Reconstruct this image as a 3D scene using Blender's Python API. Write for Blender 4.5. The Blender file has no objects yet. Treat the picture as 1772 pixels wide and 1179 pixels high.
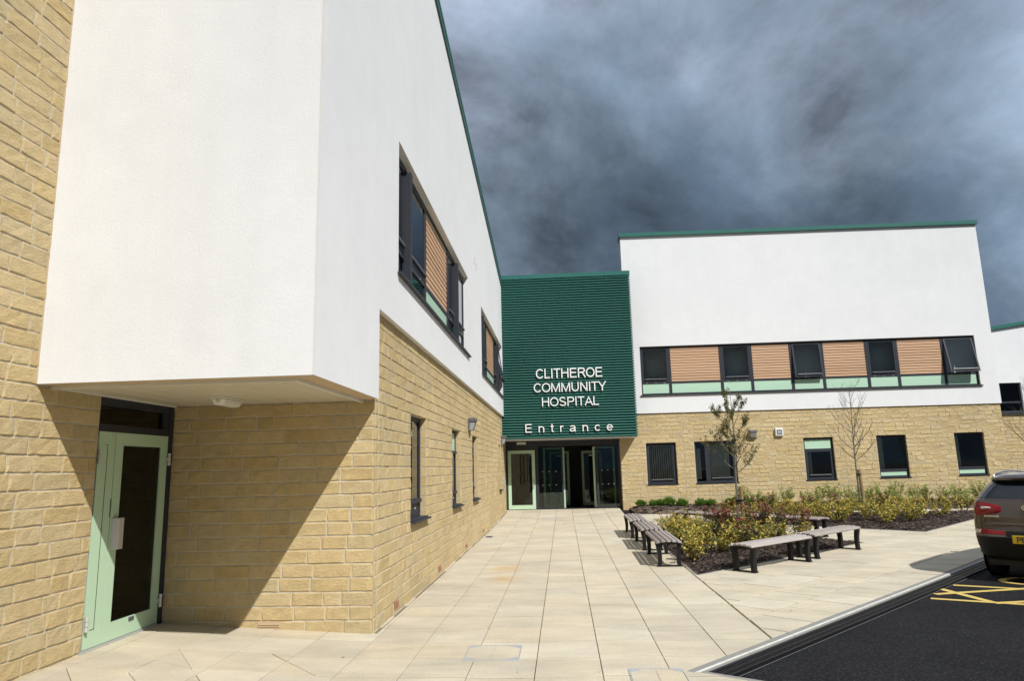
import bpy, bmesh, math, random
from mathutils import Vector, Matrix, noise as mnoise
R = random.Random(7)
S = bpy.context.scene
COL = S.collection
rad = math.radians

# ------------------------------------------------------------------ camera
cam_d = bpy.data.cameras.new('camera'); cam = bpy.data.objects.new('camera', cam_d); COL.objects.link(cam)
cam_d.sensor_fit = 'HORIZONTAL'; cam_d.sensor_width = 36; cam_d.lens = 24.748
cam_d.clip_start = 0.05; cam_d.clip_end = 3000
YAW, PIT, ROL = -0.06686, 0.1811, 0.02414
fw = Vector((math.sin(YAW)*math.cos(PIT), math.cos(YAW)*math.cos(PIT), math.sin(PIT)))
rt = Vector((math.cos(YAW), -math.sin(YAW), 0)); dn = fw.cross(rt)
rt2 = rt*math.cos(ROL) + dn*math.sin(ROL); dn2 = dn*math.cos(ROL) - rt*math.sin(ROL)
CZ = 1.735
cm = Matrix((rt2, -dn2, -fw)).transposed().to_4x4(); cm.translation = (0, 0, CZ)
cam.matrix_world = cm
S.camera = cam
FPX = 1218.15
def px_of(p):
    q = Vector(p) - Vector((0, 0, CZ)); z = q.dot(fw)
    if z < 0.1: return None
    return (886 + FPX*q.dot(rt2)/z, 589.5 + FPX*q.dot(dn2)/z, z)

# ------------------------------------------------------------------ world and sun
SUN = Vector((-0.626, 0.765, -1.0)).normalized()
W = bpy.data.worlds.new('World'); S.world = W; W.use_nodes = True
nt = W.node_tree; nt.nodes.clear()
def nd(t, typ, **k):
    n = t.nodes.new(typ)
    for a, v in k.items():
        if a == 'i':
            for s, x in v.items(): n.inputs[s].default_value = x
        else: setattr(n, a, v)
    return n
def ramp(t, stops, fac=None, interp='LINEAR'):
    n = t.nodes.new('ShaderNodeValToRGB'); e = n.color_ramp; e.interpolation = interp
    while len(e.elements) < len(stops): e.elements.new(0.5)
    for el, (p, c) in zip(e.elements, stops):
        el.position = p; el.color = (c[0], c[1], c[2], 1) if not isinstance(c, (int, float)) else (c, c, c, 1)
    if fac is not None: t.links.new(fac, n.inputs[0])
    return n.outputs[0]
def mth(t, op, a, b=None, clamp=False):
    n = t.nodes.new('ShaderNodeMath'); n.operation = op; n.use_clamp = clamp
    for i, x in enumerate((a, b)):
        if x is None: continue
        if isinstance(x, (int, float)): n.inputs[i].default_value = x
        else: t.links.new(x, n.inputs[i])
    return n.outputs[0]
def mixc(t, a, b, fac, blend='MIX'):
    n = t.nodes.new('ShaderNodeMix'); n.data_type = 'RGBA'; n.blend_type = blend
    for s, x in ((0, fac), (6, a), (7, b)):
        if isinstance(x, (int, float)): n.inputs[s].default_value = x
        elif isinstance(x, tuple): n.inputs[s].default_value = (x[0], x[1], x[2], 1)
        else: t.links.new(x, n.inputs[s])
    return n.outputs[2]
def noise(t, vec, scale, detail=4, rough=0.55, dist=0.0):
    n = nd(t, 'ShaderNodeTexNoise', i={'Scale': scale, 'Detail': detail, 'Roughness': rough, 'Distortion': dist})
    if vec is not None: t.links.new(vec, n.inputs['Vector'])
    return n.outputs['Fac']
sky = nd(nt, 'ShaderNodeTexSky', sky_type='NISHITA', sun_disc=False, sun_elevation=rad(45.3), sun_rotation=rad(140.7))
tc = nd(nt, 'ShaderNodeTexCoord'); sp = nd(nt, 'ShaderNodeSeparateXYZ'); nt.links.new(tc.outputs['Generated'], sp.inputs[0])
zz = mth(nt, 'ADD', mth(nt, 'MAXIMUM', sp.outputs[2], 0.0), 0.68)
cb = nd(nt, 'ShaderNodeCombineXYZ')
nt.links.new(mth(nt, 'DIVIDE', sp.outputs[0], zz), cb.inputs[0]); nt.links.new(mth(nt, 'DIVIDE', sp.outputs[1], zz), cb.inputs[1])
mp = nd(nt, 'ShaderNodeMapping'); nt.links.new(cb.outputs[0], mp.inputs[0]); mp.inputs['Location'].default_value = (11.7336, 12.8782, -0.1497); mp.inputs['Rotation'].default_value = (0, 0, rad(-20))
def cloud(vec):
    wv = nd(nt, 'ShaderNodeTexNoise', i={'Scale': 2.4, 'Detail': 2.0}); nt.links.new(vec, wv.inputs['Vector'])
    wa = nd(nt, 'ShaderNodeVectorMath', operation='MULTIPLY_ADD'); nt.links.new(wv.outputs['Color'], wa.inputs[0]); wa.inputs[1].default_value = (.22, .22, .22); nt.links.new(vec, wa.inputs[2])
    n0 = noise(nt, vec, 1.25, 2, 0.5, 0.2); n1 = noise(nt, wa.outputs[0], 3.4, 8, 0.60)
    return mth(nt, 'ADD', mth(nt, 'MULTIPLY', n0, 0.62), mth(nt, 'MULTIPLY', n1, 0.74))
sh = nd(nt, 'ShaderNodeVectorMath', operation='ADD'); nt.links.new(mp.outputs[0], sh.inputs[0]); sh.inputs[1].default_value = (.055, -.05, .02)
nn = cloud(mp.outputs[0]); rel = mth(nt, 'SUBTRACT', cloud(sh.outputs[0]), nn)          # which side of each billow the light comes from
elev = mth(nt, 'MULTIPLY', mth(nt, 'SUBTRACT', sp.outputs[2], 0.30), 0.42)
den = mth(nt, 'ADD', mth(nt, 'ADD', nn, elev), -0.150)
cl = ramp(nt, [(0.36, (.054, .080, .116)), (0.46, (.090, .128, .176)), (0.53, (.146, .196, .260)), (0.60, (.212, .272, .352)), (0.67, (.31, .375, .485)), (0.76, (.45, .52, .65))], den)
cl = mixc(nt, cl, (0, 0, 0), 0.0)
gain = nd(nt, 'ShaderNodeVectorMath', operation='SCALE'); nt.links.new(cl, gain.inputs[0]); nt.links.new(mth(nt, 'MAXIMUM', mth(nt, 'ADD', mth(nt, 'MULTIPLY', rel, 4.8), 1.0), 0.45), gain.inputs['Scale']); cl = gain.outputs[0]
skyc = mixc(nt, (0, 0, 0), sky.outputs[0], 0.085, 'MIX')
gap = ramp(nt, [(0.82, 0.0), (0.98, 0.7)], den)
fin = mixc(nt, cl, skyc, gap)
bg = nd(nt, 'ShaderNodeBackground', i={'Strength': 1.0}); nt.links.new(fin, bg.inputs[0])
wo = nd(nt, 'ShaderNodeOutputWorld'); nt.links.new(bg.outputs[0], wo.inputs[0])
sl = bpy.data.lights.new('sun', 'SUN'); sl.energy = 4.6; sl.angle = rad(0.53); sl.color = (1.0, 0.98, 0.945)
so = bpy.data.objects.new('sun', sl); COL.objects.link(so); so.rotation_euler = SUN.to_track_quat('-Z', 'Y').to_euler(); so.location = (20, -20, 30)
S.view_settings.view_transform = 'Standard'; S.view_settings.look = 'None'; S.view_settings.gamma = 1; S.view_settings.exposure = 0.12
S.render.engine = 'CYCLES'
cy = S.cycles; cy.use_denoising = True; cy.max_bounces = 7; cy.diffuse_bounces = 3; cy.glossy_bounces = 4; cy.transparent_max_bounces = 16; cy.transmission_bounces = 4
cy.caustics_reflective = False; cy.caustics_refractive = False; cy.use_adaptive_sampling = True; cy.adaptive_threshold = 0.015

# ------------------------------------------------------------------ materials
def newmat(name):
    m = bpy.data.materials.new(name); m.use_nodes = True; t = m.node_tree; t.nodes.clear()
    o = nd(t, 'ShaderNodeOutputMaterial'); b = nd(t, 'ShaderNodeBsdfPrincipled'); t.links.new(b.outputs[0], o.inputs[0])
    return m, t, b, o
def rnd_node(t):
    oi = nd(t, 'ShaderNodeObjectInfo'); g = nd(t, 'ShaderNodeNewGeometry')
    return mth(t, 'FRACT', mth(t, 'ADD', oi.outputs['Random'], g.outputs['Random Per Island']))
def ocoord(t, rnd=None):
    c = nd(t, 'ShaderNodeTexCoord').outputs['Object']
    if rnd is None: return c
    a = nd(t, 'ShaderNodeVectorMath', operation='ADD'); t.links.new(c, a.inputs[0])
    s = nd(t, 'ShaderNodeCombineXYZ')
    for i in range(3): t.links.new(mth(t, 'MULTIPLY', rnd, 37.0 + 11*i), s.inputs[i])
    t.links.new(s.outputs[0], a.inputs[1]); return a.outputs[0]
def wcoord(t): return nd(t, 'ShaderNodeNewGeometry').outputs['Position']
def bump(t, b, h, strength, dist):
    n = nd(t, 'ShaderNodeBump', i={'Strength': strength, 'Distance': dist}); t.links.new(h, n.inputs['Height']); t.links.new(n.outputs[0], b.inputs['Normal'])
def simple(name, col, rough=0.6, metal=0.0, var=0.12, vscale=6, bmp=0.0, bscale=80, spec=0.5, coat=0.0):
    m, t, b, o = newmat(name); c = wcoord(t)
    f = noise(t, c, vscale, 5, 0.6)
    cc = mixc(t, tuple(x*(1-var) for x in col), tuple(min(1, x*(1+var)) for x in col), f)
    t.links.new(cc, b.inputs['Base Color']); b.inputs['Roughness'].default_value = rough; b.inputs['Metallic'].default_value = metal
    b.inputs['Specular IOR Level'].default_value = spec; b.inputs['Coat Weight'].default_value = coat
    if bmp: bump(t, b, noise(t, c, bscale, 3, 0.6), bmp, 0.01)
    return m
def stone_mat(name, tones, bs=1.0):
    m, t, b, o = newmat(name); r = rnd_node(t); c = ocoord(t, r)
    base = ramp(t, [(i/(len(tones)-1), x) for i, x in enumerate(tones)], r)
    f1 = noise(t, c, 9, 6, 0.65); f2 = noise(t, c, 70, 4, 0.7); f3 = noise(t, wcoord(t), 0.7, 4, 0.6)
    k = ramp(t, [(0.3, 0.88), (0.7, 1.08)], f1); k2 = ramp(t, [(0.25, 0.84), (0.6, 1.04)], f2); k3 = ramp(t, [(0.3, 0.9), (0.7, 1.06)], f3)
    cc = mixc(t, mixc(t, mixc(t, base, k, 1, 'MULTIPLY'), k2, 1, 'MULTIPLY'), k3, 1, 'MULTIPLY')
    t.links.new(cc, b.inputs['Base Color']); b.inputs['Roughness'].default_value = 0.95; b.inputs['Specular IOR Level'].default_value = 0.2
    st = nd(t, 'ShaderNodeMapping'); t.links.new(c, st.inputs[0]); st.inputs['Rotation'].default_value = (0.3, 0.6, 0.2); st.inputs['Scale'].default_value = (1, 1, 1.9)
    h = mth(t, 'ADD', mth(t, 'MULTIPLY', noise(t, st.outputs[0], 24, 6, 0.72, 0.5), 1.0), mth(t, 'MULTIPLY', noise(t, c, 130, 3, 0.7), 0.35))
    bump(t, b, h, 0.75*bs, 0.018)
    return m
M = {}
M['brick'] = stone_mat('split_face_stone', [(.55,.42,.215), (.585,.455,.25), (.525,.395,.195), (.60,.475,.275), (.565,.43,.215), (.53,.425,.245), (.58,.46,.262)])
M['mortar'] = simple('mortar', (.55,.53,.48), 0.95, var=.15, vscale=25, bmp=.3, bscale=200, spec=.1)
def white_mat():
    m, t, b, o = newmat('white_roughcast_render'); c = wcoord(t)
    f = noise(t, c, 0.55, 6, 0.62); f2 = noise(t, c, 3.0, 5, 0.6)
    k = mixc(t, ramp(t, [(0.3, (.735,.742,.745)), (0.65, (.775,.782,.782))], f), ramp(t, [(0.3, .975), (.7, 1.015)], f2), 1, 'MULTIPLY')
    mpn = nd(t, 'ShaderNodeMapping'); t.links.new(c, mpn.inputs[0]); mpn.inputs['Scale'].default_value = (2.6, 2.6, .12)
    st = noise(t, mpn.outputs[0], 1.4, 6, .6)
    k = mixc(t, k, ramp(t, [(0.28, .982), (0.55, 1.0)], st), 1, 'MULTIPLY')
    t.links.new(k, b.inputs['Base Color']); b.inputs['Roughness'].default_value = 0.95; b.inputs['Specular IOR Level'].default_value = 0.15
    h = mth(t, 'ADD', noise(t, c, 85, 3, 0.65), mth(t, 'MULTIPLY', noise(t, c, 230, 2, .6), .5)); h = mth(t, 'ADD', h, mth(t, 'MULTIPLY', noise(t, c, 30, 3, .5), .5))
    bump(t, b, h, 0.32, 0.006); return m
M['white'] = white_mat()
M['cream'] = simple('soffit_cream', (.60,.54,.42), 0.45, var=.04, vscale=3)
M['tan'] = simple('bead_tan', (.50,.38,.24), 0.7, var=.08)
M['anth'] = simple('anthracite_frame', (.030,.033,.043), 0.55, var=.1, vscale=5, spec=.3)
M['black'] = simple('black_metal', (.008,.008,.009), 0.5, var=.2, vscale=12, spec=.3)
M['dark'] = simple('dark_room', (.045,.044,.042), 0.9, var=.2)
M['lobby'] = simple('lobby_lining', (.10,.095,.085), 0.7, var=.3, vscale=2)
M['green'] = simple('green_cladding', (.034,.145,.122), 0.33, var=.07, vscale=3, spec=.55)
M['greend'] = simple('green_backing', (.003,.014,.011), 0.8)
M['mint'] = simple('mint_panel', (.46,.66,.50), 0.3, var=.035, vscale=2, spec=.5)
M['mintd'] = simple('mint_door', (.46,.63,.45), 0.35, var=.03, vscale=2, spec=.5)
M['lett'] = simple('white_letter', (.82,.82,.82), 0.35, var=.02)
M['steel'] = simple('brushed_steel', (.50,.51,.52), 0.45, 0.35, var=.06, vscale=30)
M['alu'] = simple('pale_metal', (.58,.57,.54), 0.4, 0.3, var=.04)
M['grey'] = simple('grey_housing', (.10,.10,.11), 0.5, var=.1)
M['lens'] = simple('lamp_lens', (.30,.30,.31), 0.18, 0.0, var=.25, vscale=40, spec=.8)
M['pvc'] = simple('white_plastic', (.72,.71,.66), 0.35, var=.03)
M['terra'] = simple('terracotta', (.36,.17,.10), .9, var=.2, vscale=40)
M['blind'] = simple('blind_fabric', (.72,.73,.64), .85, var=.05)
M['wood'] = None
def plank_mat():
    m, t, b, o = newmat('timber_look_board'); r = rnd_node(t); c = ocoord(t, r)
    base = ramp(t, [(0, (.52,.325,.19)), (.5, (.58,.37,.225)), (1, (.49,.31,.185))], r)
    mpn = nd(t, 'ShaderNodeMapping'); t.links.new(c, mpn.inputs[0]); mpn.inputs['Scale'].default_value = (1.2, 1.2, 30)
    k = ramp(t, [(0.3, .9), (.7, 1.06)], noise(t, mpn.outputs[0], 3, 5, .6))
    t.links.new(mixc(t, base, k, 1, 'MULTIPLY'), b.inputs['Base Color']); b.inputs['Roughness'].default_value = .55; return m
M['wood'] = plank_mat()
def glass_mat(name, tint, boost, rough=0.0):
    m, t, b, o = newmat(name); t.nodes.remove(b)
    tr = nd(t, 'ShaderNodeBsdfTransparent'); tr.inputs[0].default_value = (*tint, 1)
    gl = nd(t, 'ShaderNodeBsdfGlossy'); gl.inputs['Roughness'].default_value = rough; gl.inputs['Color'].default_value = (.93, .97, 1, 1)
    wv = nd(t, 'ShaderNodeBump', i={'Strength': .06, 'Distance': .01}); t.links.new(noise(t, wcoord(t), 2.2, 2, .5), wv.inputs['Height']); t.links.new(wv.outputs[0], gl.inputs['Normal'])
    fr = nd(t, 'ShaderNodeFresnel', i={'IOR': 1.5}); f = mth(t, 'MULTIPLY', fr.outputs[0], boost, True)
    mx = nd(t, 'ShaderNodeMixShader'); t.links.new(f, mx.inputs[0]); t.links.new(tr.outputs[0], mx.inputs[1]); t.links.new(gl.outputs[0], mx.inputs[2]); t.links.new(mx.outputs[0], o.inputs[0])
    return m
M['glass'] = glass_mat('window_glass', (.84,.87,.85), 1.3)
M['glassc'] = glass_mat('entrance_glass', (.66,.74,.70), 1.1)
M['glassd'] = glass_mat('dark_tinted_glass', (.10,.10,.09), .9)
def slab_mat():
    m, t, b, o = newmat('buff_paving'); r = rnd_node(t); w = wcoord(t); c = ocoord(t, r)
    base = ramp(t, [(0, (.55,.49,.375)), (.3, (.585,.515,.385)), (.55, (.52,.462,.355)), (.8, (.60,.54,.42)), (1, (.565,.485,.35))], r)
    k = ramp(t, [(0.3, .88), (.68, 1.05)], noise(t, w, 1.3, 7, .62)); g = ramp(t, [(0.3, .78), (.62, 1.06)], noise(t, w, 110, 3, .75))
    mpn = nd(t, 'ShaderNodeMapping'); t.links.new(w, mpn.inputs[0]); mpn.inputs['Scale'].default_value = (.8, 2.6, 1)
    k2 = ramp(t, [(0.35, .88), (.6, 1.02)], noise(t, mpn.outputs[0], 1.1, 5, .6, .8))
    cc = mixc(t, mixc(t, mixc(t, base, k, 1, 'MULTIPLY'), g, 1, 'MULTIPLY'), k2, 1, 'MULTIPLY')
    sx = nd(t, 'ShaderNodeSeparateXYZ'); t.links.new(w, sx.inputs[0])
    for (px, py, rr) in ((-1.0, 11.7, .33), (-1.05, 12.9, .36)):
        d = mth(t, 'SQRT', mth(t, 'ADD', mth(t, 'POWER', mth(t, 'SUBTRACT', sx.outputs[0], px), 2.0), mth(t, 'MULTIPLY', mth(t, 'POWER', mth(t, 'SUBTRACT', sx.outputs[1], py), 2.0), .35)))
        d = mth(t, 'ADD', d, mth(t, 'MULTIPLY', mth(t, 'SUBTRACT', noise(t, w, 5, 4, .6), .5), .35))
        f = mth(t, 'MULTIPLY', mth(t, 'SUBTRACT', 1.0, mth(t, 'DIVIDE', d, rr), True), .55, True)
        cc = mixc(t, cc, (.50,.30,.10), f)
    t.links.new(cc, b.inputs['Base Color']); b.inputs['Roughness'].default_value = .9; b.inputs['Specular IOR Level'].default_value = .2
    bump(t, b, noise(t, w, 190, 3, .7), .25, .004); return m
M['slab'] = slab_mat()
def asphalt_mat():
    m, t, b, o = newmat('asphalt'); w = wcoord(t)
    g = ramp(t, [(.3, (.008,.008,.009)), (.53, (.013,.013,.0145)), (.63, (.050,.050,.052))], mth(t, 'ADD', mth(t, 'MULTIPLY', noise(t, w, 90, 3, .8), .6), mth(t, 'MULTIPLY', noise(t, w, 34, 2, .6), .4))); k = ramp(t, [(.3, .75), (.7, 1.25)], noise(t, w, .6, 6, .6))
    t.links.new(mixc(t, g, k, 1, 'MULTIPLY'), b.inputs['Base Color']); b.inputs['Roughness'].default_value = .95; b.inputs['Specular IOR Level'].default_value = .12
    bump(t, b, noise(t, w, 85, 3, .7), .9, .008); return m
M['asphalt'] = asphalt_mat()
M['kerb'] = simple('kerb_concrete', (.25,.245,.225), .9, var=.16, vscale=5, bmp=.3, bscale=150, spec=.2)
M['kerbe'] = simple('worn_kerb_edge', (.50,.485,.44), .9, var=.3, vscale=9, bmp=.2, bscale=120, spec=.2)
M['seal'] = simple('joint_sealant', (.20,.20,.195), .8, var=.4, vscale=12)
M['yellow'] = simple('yellow_road_paint', (.58,.42,.11), .75, var=.14, vscale=14, bmp=.5, bscale=110)
M['bench'] = None
def bench_mat():
    m, t, b, o = newmat('weathered_hardwood'); r = rnd_node(t); c = ocoord(t, r)
    base = ramp(t, [(0, (.27,.23,.205)), (.4, (.40,.36,.33)), (.7, (.32,.26,.23)), (1, (.45,.41,.375))], r)
    mpn = nd(t, 'ShaderNodeMapping'); t.links.new(c, mpn.inputs[0]); mpn.inputs['Scale'].default_value = (22, 1.2, 22)
    k = ramp(t, [(.28, .72), (.68, 1.1)], noise(t, mpn.outputs[0], 3, 6, .65))
    t.links.new(mixc(t, base, k, 1, 'MULTIPLY'), b.inputs['Base Color']); b.inputs['Roughness'].default_value = .6; return m
M['bench'] = bench_mat()
def mulch_mat():
    m, t, b, o = newmat('bark_mulch'); r = rnd_node(t); w = wcoord(t)
    base = ramp(t, [(0, (.030,.019,.014)), (.55, (.060,.038,.028)), (.85, (.10,.068,.048)), (1, (.22,.16,.12))], r)
    k = ramp(t, [(.3, .6), (.7, 1.3)], noise(t, w, 30, 5, .7))
    t.links.new(mixc(t, base, k, 1, 'MULTIPLY'), b.inputs['Base Color']); b.inputs['Roughness'].default_value = .85; bump(t, b, noise(t, w, 45, 5, .7), .9, .03); return m
M['mulch'] = mulch_mat()
def leaf_mat(name, stops, tr=.35):
    m, t, b, o = newmat(name); r = rnd_node(t)
    g = nd(t, 'ShaderNodeNewGeometry'); cc = ramp(t, stops, g.outputs['Random Per Island'])
    t.links.new(cc, b.inputs['Base Color']); b.inputs['Roughness'].default_value = .5
    tl = nd(t, 'ShaderNodeBsdfTranslucent'); t.links.new(cc, tl.inputs[0])
    mx = nd(t, 'ShaderNodeMixShader'); mx.inputs[0].default_value = tr
    t.links.new(b.outputs[0], mx.inputs[1]); t.links.new(tl.outputs[0], mx.inputs[2]); t.links.new(mx.outputs[0], o.inputs[0]); return m
M['lf_y'] = leaf_mat('yellow_variegated_leaf', [(0, (.05,.075,.018)), (.22, (.11,.13,.03)), (.42, (.36,.31,.05)), (.75, (.60,.46,.07)), (.93, (.66,.54,.16)), (1, (.60,.26,.06))])
M['lf_p'] = leaf_mat('bronze_green_leaf', [(0, (.035,.055,.018)), (.6, (.08,.09,.025)), (.85, (.14,.12,.03)), (1, (.22,.07,.04))])
M['lf_r'] = leaf_mat('red_tip_leaf', [(0, (.22,.03,.035)), (.6, (.34,.05,.06)), (1, (.30,.10,.06))])
M['lf_l'] = leaf_mat('pale_green_leaf', [(0, (.12,.17,.03)), (.35, (.34,.39,.09)), (.75, (.58,.60,.23)), (1, (.70,.68,.38))], .45)
M['lf_g'] = leaf_mat('lavender_leaf', [(0, (.06,.14,.015)), (.6, (.13,.26,.03)), (1, (.22,.34,.07))], .35)
M['lf_t'] = leaf_mat('tree_leaf', [(0, (.09,.095,.025)), (.6, (.17,.165,.045)), (1, (.26,.20,.07))], .4)
M['stem'] = simple('stem', (.10,.07,.04), .85, var=.25, vscale=20)
M['bark'] = simple('grey_bark', (.15,.135,.11), .9, var=.35, vscale=18, bmp=.4, bscale=60)
M['twig'] = simple('twig_bark', (.10,.08,.055), .9, var=.25, vscale=15)
M['stake'] = simple('treated_stake', (.24,.165,.075), .85, var=.25, vscale=12, bmp=.3)
M['paint'] = simple('brown_car_paint', (.062,.045,.031), .30, .45, var=.06, vscale=2, spec=.5, coat=.9)
M['carplastic'] = simple('car_plastic', (.009,.009,.009), .6, var=.15, spec=.25)
M['carglass'] = simple('car_glass', (.008,.009,.010), .03, 0, var=.1, spec=.6)
M['redlens'] = simple('red_lens', (.21,.006,.009), .16, 0, var=.15, vscale=30, spec=.35)
M['clearlens'] = simple('clear_lens', (.62,.56,.54), .12, .2, var=.2, vscale=40, spec=.7)
M['chrome'] = simple('chrome', (.75,.75,.75), .14, 1.0, var=.04)
M['plate'] = simple('yellow_plate', (.62,.42,.02), .35, var=.02)
M['ink'] = simple('black_print', (.008,.008,.008), .5)
M['tyre'] = simple('rubber', (.014,.014,.014), .85, var=.2, vscale=30)
M['crease'] = simple('sealant', (.20,.16,.10), .8)

# ------------------------------------------------------------------ helpers
class MB:
    def __init__(s): s.v = []; s.f = []; s.m = []
    def add(s, vs, fs, mi=0):
        o = len(s.v); s.v += [tuple(x) for x in vs]; s.f += [tuple(i+o for i in f) for f in fs]; s.m += [mi]*len(fs)
    def box(s, a, b, mi=0):
        x0, y0, z0 = a; x1, y1, z1 = b
        s.hexa([(x0,y0,z0),(x1,y0,z0),(x1,y1,z0),(x0,y1,z0),(x0,y0,z1),(x1,y0,z1),(x1,y1,z1),(x0,y1,z1)], mi)
    def hexa(s, p, mi=0): s.add(p, [(0,3,2,1),(4,5,6,7),(0,1,5,4),(1,2,6,5),(2,3,7,6),(3,0,4,7)], mi)
    def tbox(s, T, u0, u1, z0, z1, d0, d1, mi=0):     # box in wall coordinates: along, up, outward
        s.hexa([T(u0,z0,d0),T(u1,z0,d0),T(u1,z0,d1),T(u0,z0,d1),T(u0,z1,d0),T(u1,z1,d0),T(u1,z1,d1),T(u0,z1,d1)], mi)
    def tquad(s, T, u0, u1, z0, z1, d, mi=0): s.add([T(u0,z0,d),T(u1,z0,d),T(u1,z1,d),T(u0,z1,d)], [(0,1,2,3)], mi)
    def frame(s, T, u0, u1, z0, z1, w, d0, d1, mi=0, wb=None):
        wb = w if wb is None else wb
        s.tbox(T,u0,u1,z0,z0+wb,d0,d1,mi); s.tbox(T,u0,u1,z1-w,z1,d0,d1,mi); s.tbox(T,u0,u0+w,z0+wb,z1-w,d0,d1,mi); s.tbox(T,u1-w,u1,z0+wb,z1-w,d0,d1,mi)
    def tube(s, pts, radii, n=6, mi=0, cap=True):
        rings = []
        up = Vector((0.13, 0.31, 1)).normalized()
        for i, p in enumerate(pts):
            a = Vector(pts[max(i-1,0)]); b = Vector(pts[min(i+1,len(pts)-1)]); d = (b-a)
            d = d.normalized() if d.length > 1e-9 else Vector((0,0,1))
            e = d.cross(up); e = e.normalized() if e.length > 1e-4 else d.orthogonal().normalized(); g = d.cross(e)
            rings.append([Vector(p)+(e*math.cos(2*math.pi*k/n)+g*math.sin(2*math.pi*k/n))*radii[i] for k in range(n)])
        vs = [v for r in rings for v in r]; fs = []
        for i in range(len(rings)-1):
            for k in range(n): fs.append((i*n+k, i*n+(k+1)%n, (i+1)*n+(k+1)%n, (i+1)*n+k))
        if cap: fs.append(tuple(range(n))[::-1]); fs.append(tuple((len(rings)-1)*n+k for k in range(n)))
        s.add(vs, fs, mi)
    def mesh(s, name, mats, smooth=False, bevel=0):
        me = bpy.data.meshes.new(name); me.from_pydata(s.v, [], s.f)
        for m in mats: me.materials.append(M[m] if isinstance(m, str) else m)
        if len(mats) > 1: me.polygons.foreach_set('material_index', s.m)
        bm = bmesh.new(); bm.from_mesh(me); bmesh.ops.recalc_face_normals(bm, faces=bm.faces)
        if bevel: bmesh.ops.bevel(bm, geom=[e for e in bm.edges if len(e.link_faces)==2 and e.calc_face_angle(0)>.6], offset=bevel, segments=2, affect='EDGES', profile=.5, clamp_overlap=True)
        bm.to_mesh(me); bm.free()
        if smooth: me.polygons.foreach_set('use_smooth', [True]*len(me.polygons))
        me.update(); return me
    def build(s, name, mats, parent=None, smooth=False, bevel=0, loc=None):
        if isinstance(mats, str): mats = [mats]
        return link(name, s.mesh(name, mats, smooth, bevel), parent, loc)
def link(name, me, parent=None, loc=None, rot=0):
    o = bpy.data.objects.new(name, me); COL.objects.link(o)
    if parent is not None: o.parent = parent
    if loc is not None: o.location = loc
    if rot: o.rotation_euler = (0, 0, rot)
    return o
def tag(o, label=None, cat=None, group=None, kind=None):
    for k, v in (('label', label), ('category', cat), ('group', group), ('kind', kind)):
        if v: o[k] = v
    return o
def thing(name, label, cat, loc=(0,0,0), rz=0, group=None, kind=None):
    o = bpy.data.objects.new(name, None); COL.objects.link(o); o.location = loc; o.rotation_euler = (0,0,rz); o.empty_display_size = .1
    return tag(o, label, cat, group, kind)
def interp(x, xs, ys):
    if x <= xs[0]: return ys[0]
    for i in range(len(xs)-1):
        if x <= xs[i+1]: return ys[i] + (ys[i+1]-ys[i])*(x-xs[i])/(xs[i+1]-xs[i])
    return ys[-1]
GY = [0, 12, 19, 23.8, 26.7, 40]; GZ = [0, .007, .06, .115, .245, .245]
def gz(x, y):
    z = interp(y, GY, GZ)
    if x < -2.11: z += .055*min(-2.11-x, 2.6)
    return z
def TX(x0): return lambda u, z, d=0: (x0+d, u, z)
def TY(y0): return lambda u, z, d=0: (u, y0-d, z)
def smooth_by_angle(o, a=40):
    me = o.data; me.polygons.foreach_set('use_smooth', [True]*len(me.polygons))
    bm = bmesh.new(); bm.from_mesh(me)
    for e in bm.edges: e.smooth = not (len(e.link_faces) == 2 and e.calc_face_angle(0) > rad(a))
    bm.to_mesh(me); bm.free()
# ------------------------------------------------------------------ wall builders
def wall_sheet(mb, T, u0, u1, z0, z1, holes, d=0.0, depth=.2, mi=0, step=3.0, rmi=None):
    """sheet with openings and their reveals; z1 may be a function of u (sloping top)"""
    rmi = mi if rmi is None else rmi
    top = z1 if callable(z1) else (lambda u: z1)
    us = {u0, u1}; zs = {z0}
    for a, b, c, e in holes:
        us |= {max(u0,min(u1,a)), max(u0,min(u1,b))}; zs |= {c, e}
    zmax = min(top(u0), top(u1)); zs = sorted(z for z in zs if z0 <= z < zmax-.02); us = sorted(us)
    for i in range(len(us)-1):
        a, b = us[i], us[i+1]
        if b-a < 1e-5: continue
        for j in range(len(zs)):
            c = zs[j]; last = j == len(zs)-1
            e0, e1 = (top(a), top(b)) if last else (zs[j+1], zs[j+1])
            cu, cz = (a+b)/2, (c+(e0+e1)/2)/2
            if any(h[0] < cu < h[1] and h[2] < (c+.01) < h[3] for h in holes): continue
            mb.add([T(a,c,d), T(b,c,d), T(b,e1,d), T(a,e0,d)], [(0,1,2,3)], mi)
    for a, b, c, e in holes:
        a2, b2, c2 = max(a,u0), min(b,u1), max(c,z0)
        q = lambda p: mb.add(p, [(0,1,2,3)], rmi)
        if a > u0+1e-4: q([T(a2,c2,d),T(a2,e,d),T(a2,e,d-depth),T(a2,c2,d-depth)])
        if b < u1-1e-4: q([T(b2,c2,d),T(b2,e,d),T(b2,e,d-depth),T(b2,c2,d-depth)])
        if c > z0+1e-4: q([T(a2,c2,d),T(b2,c2,d),T(b2,c2,d-depth),T(a2,c2,d-depth)])
        q([T(a2,e,d),T(b2,e,d),T(b2,e,d-depth),T(a2,e,d-depth)])
    return mb

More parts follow.
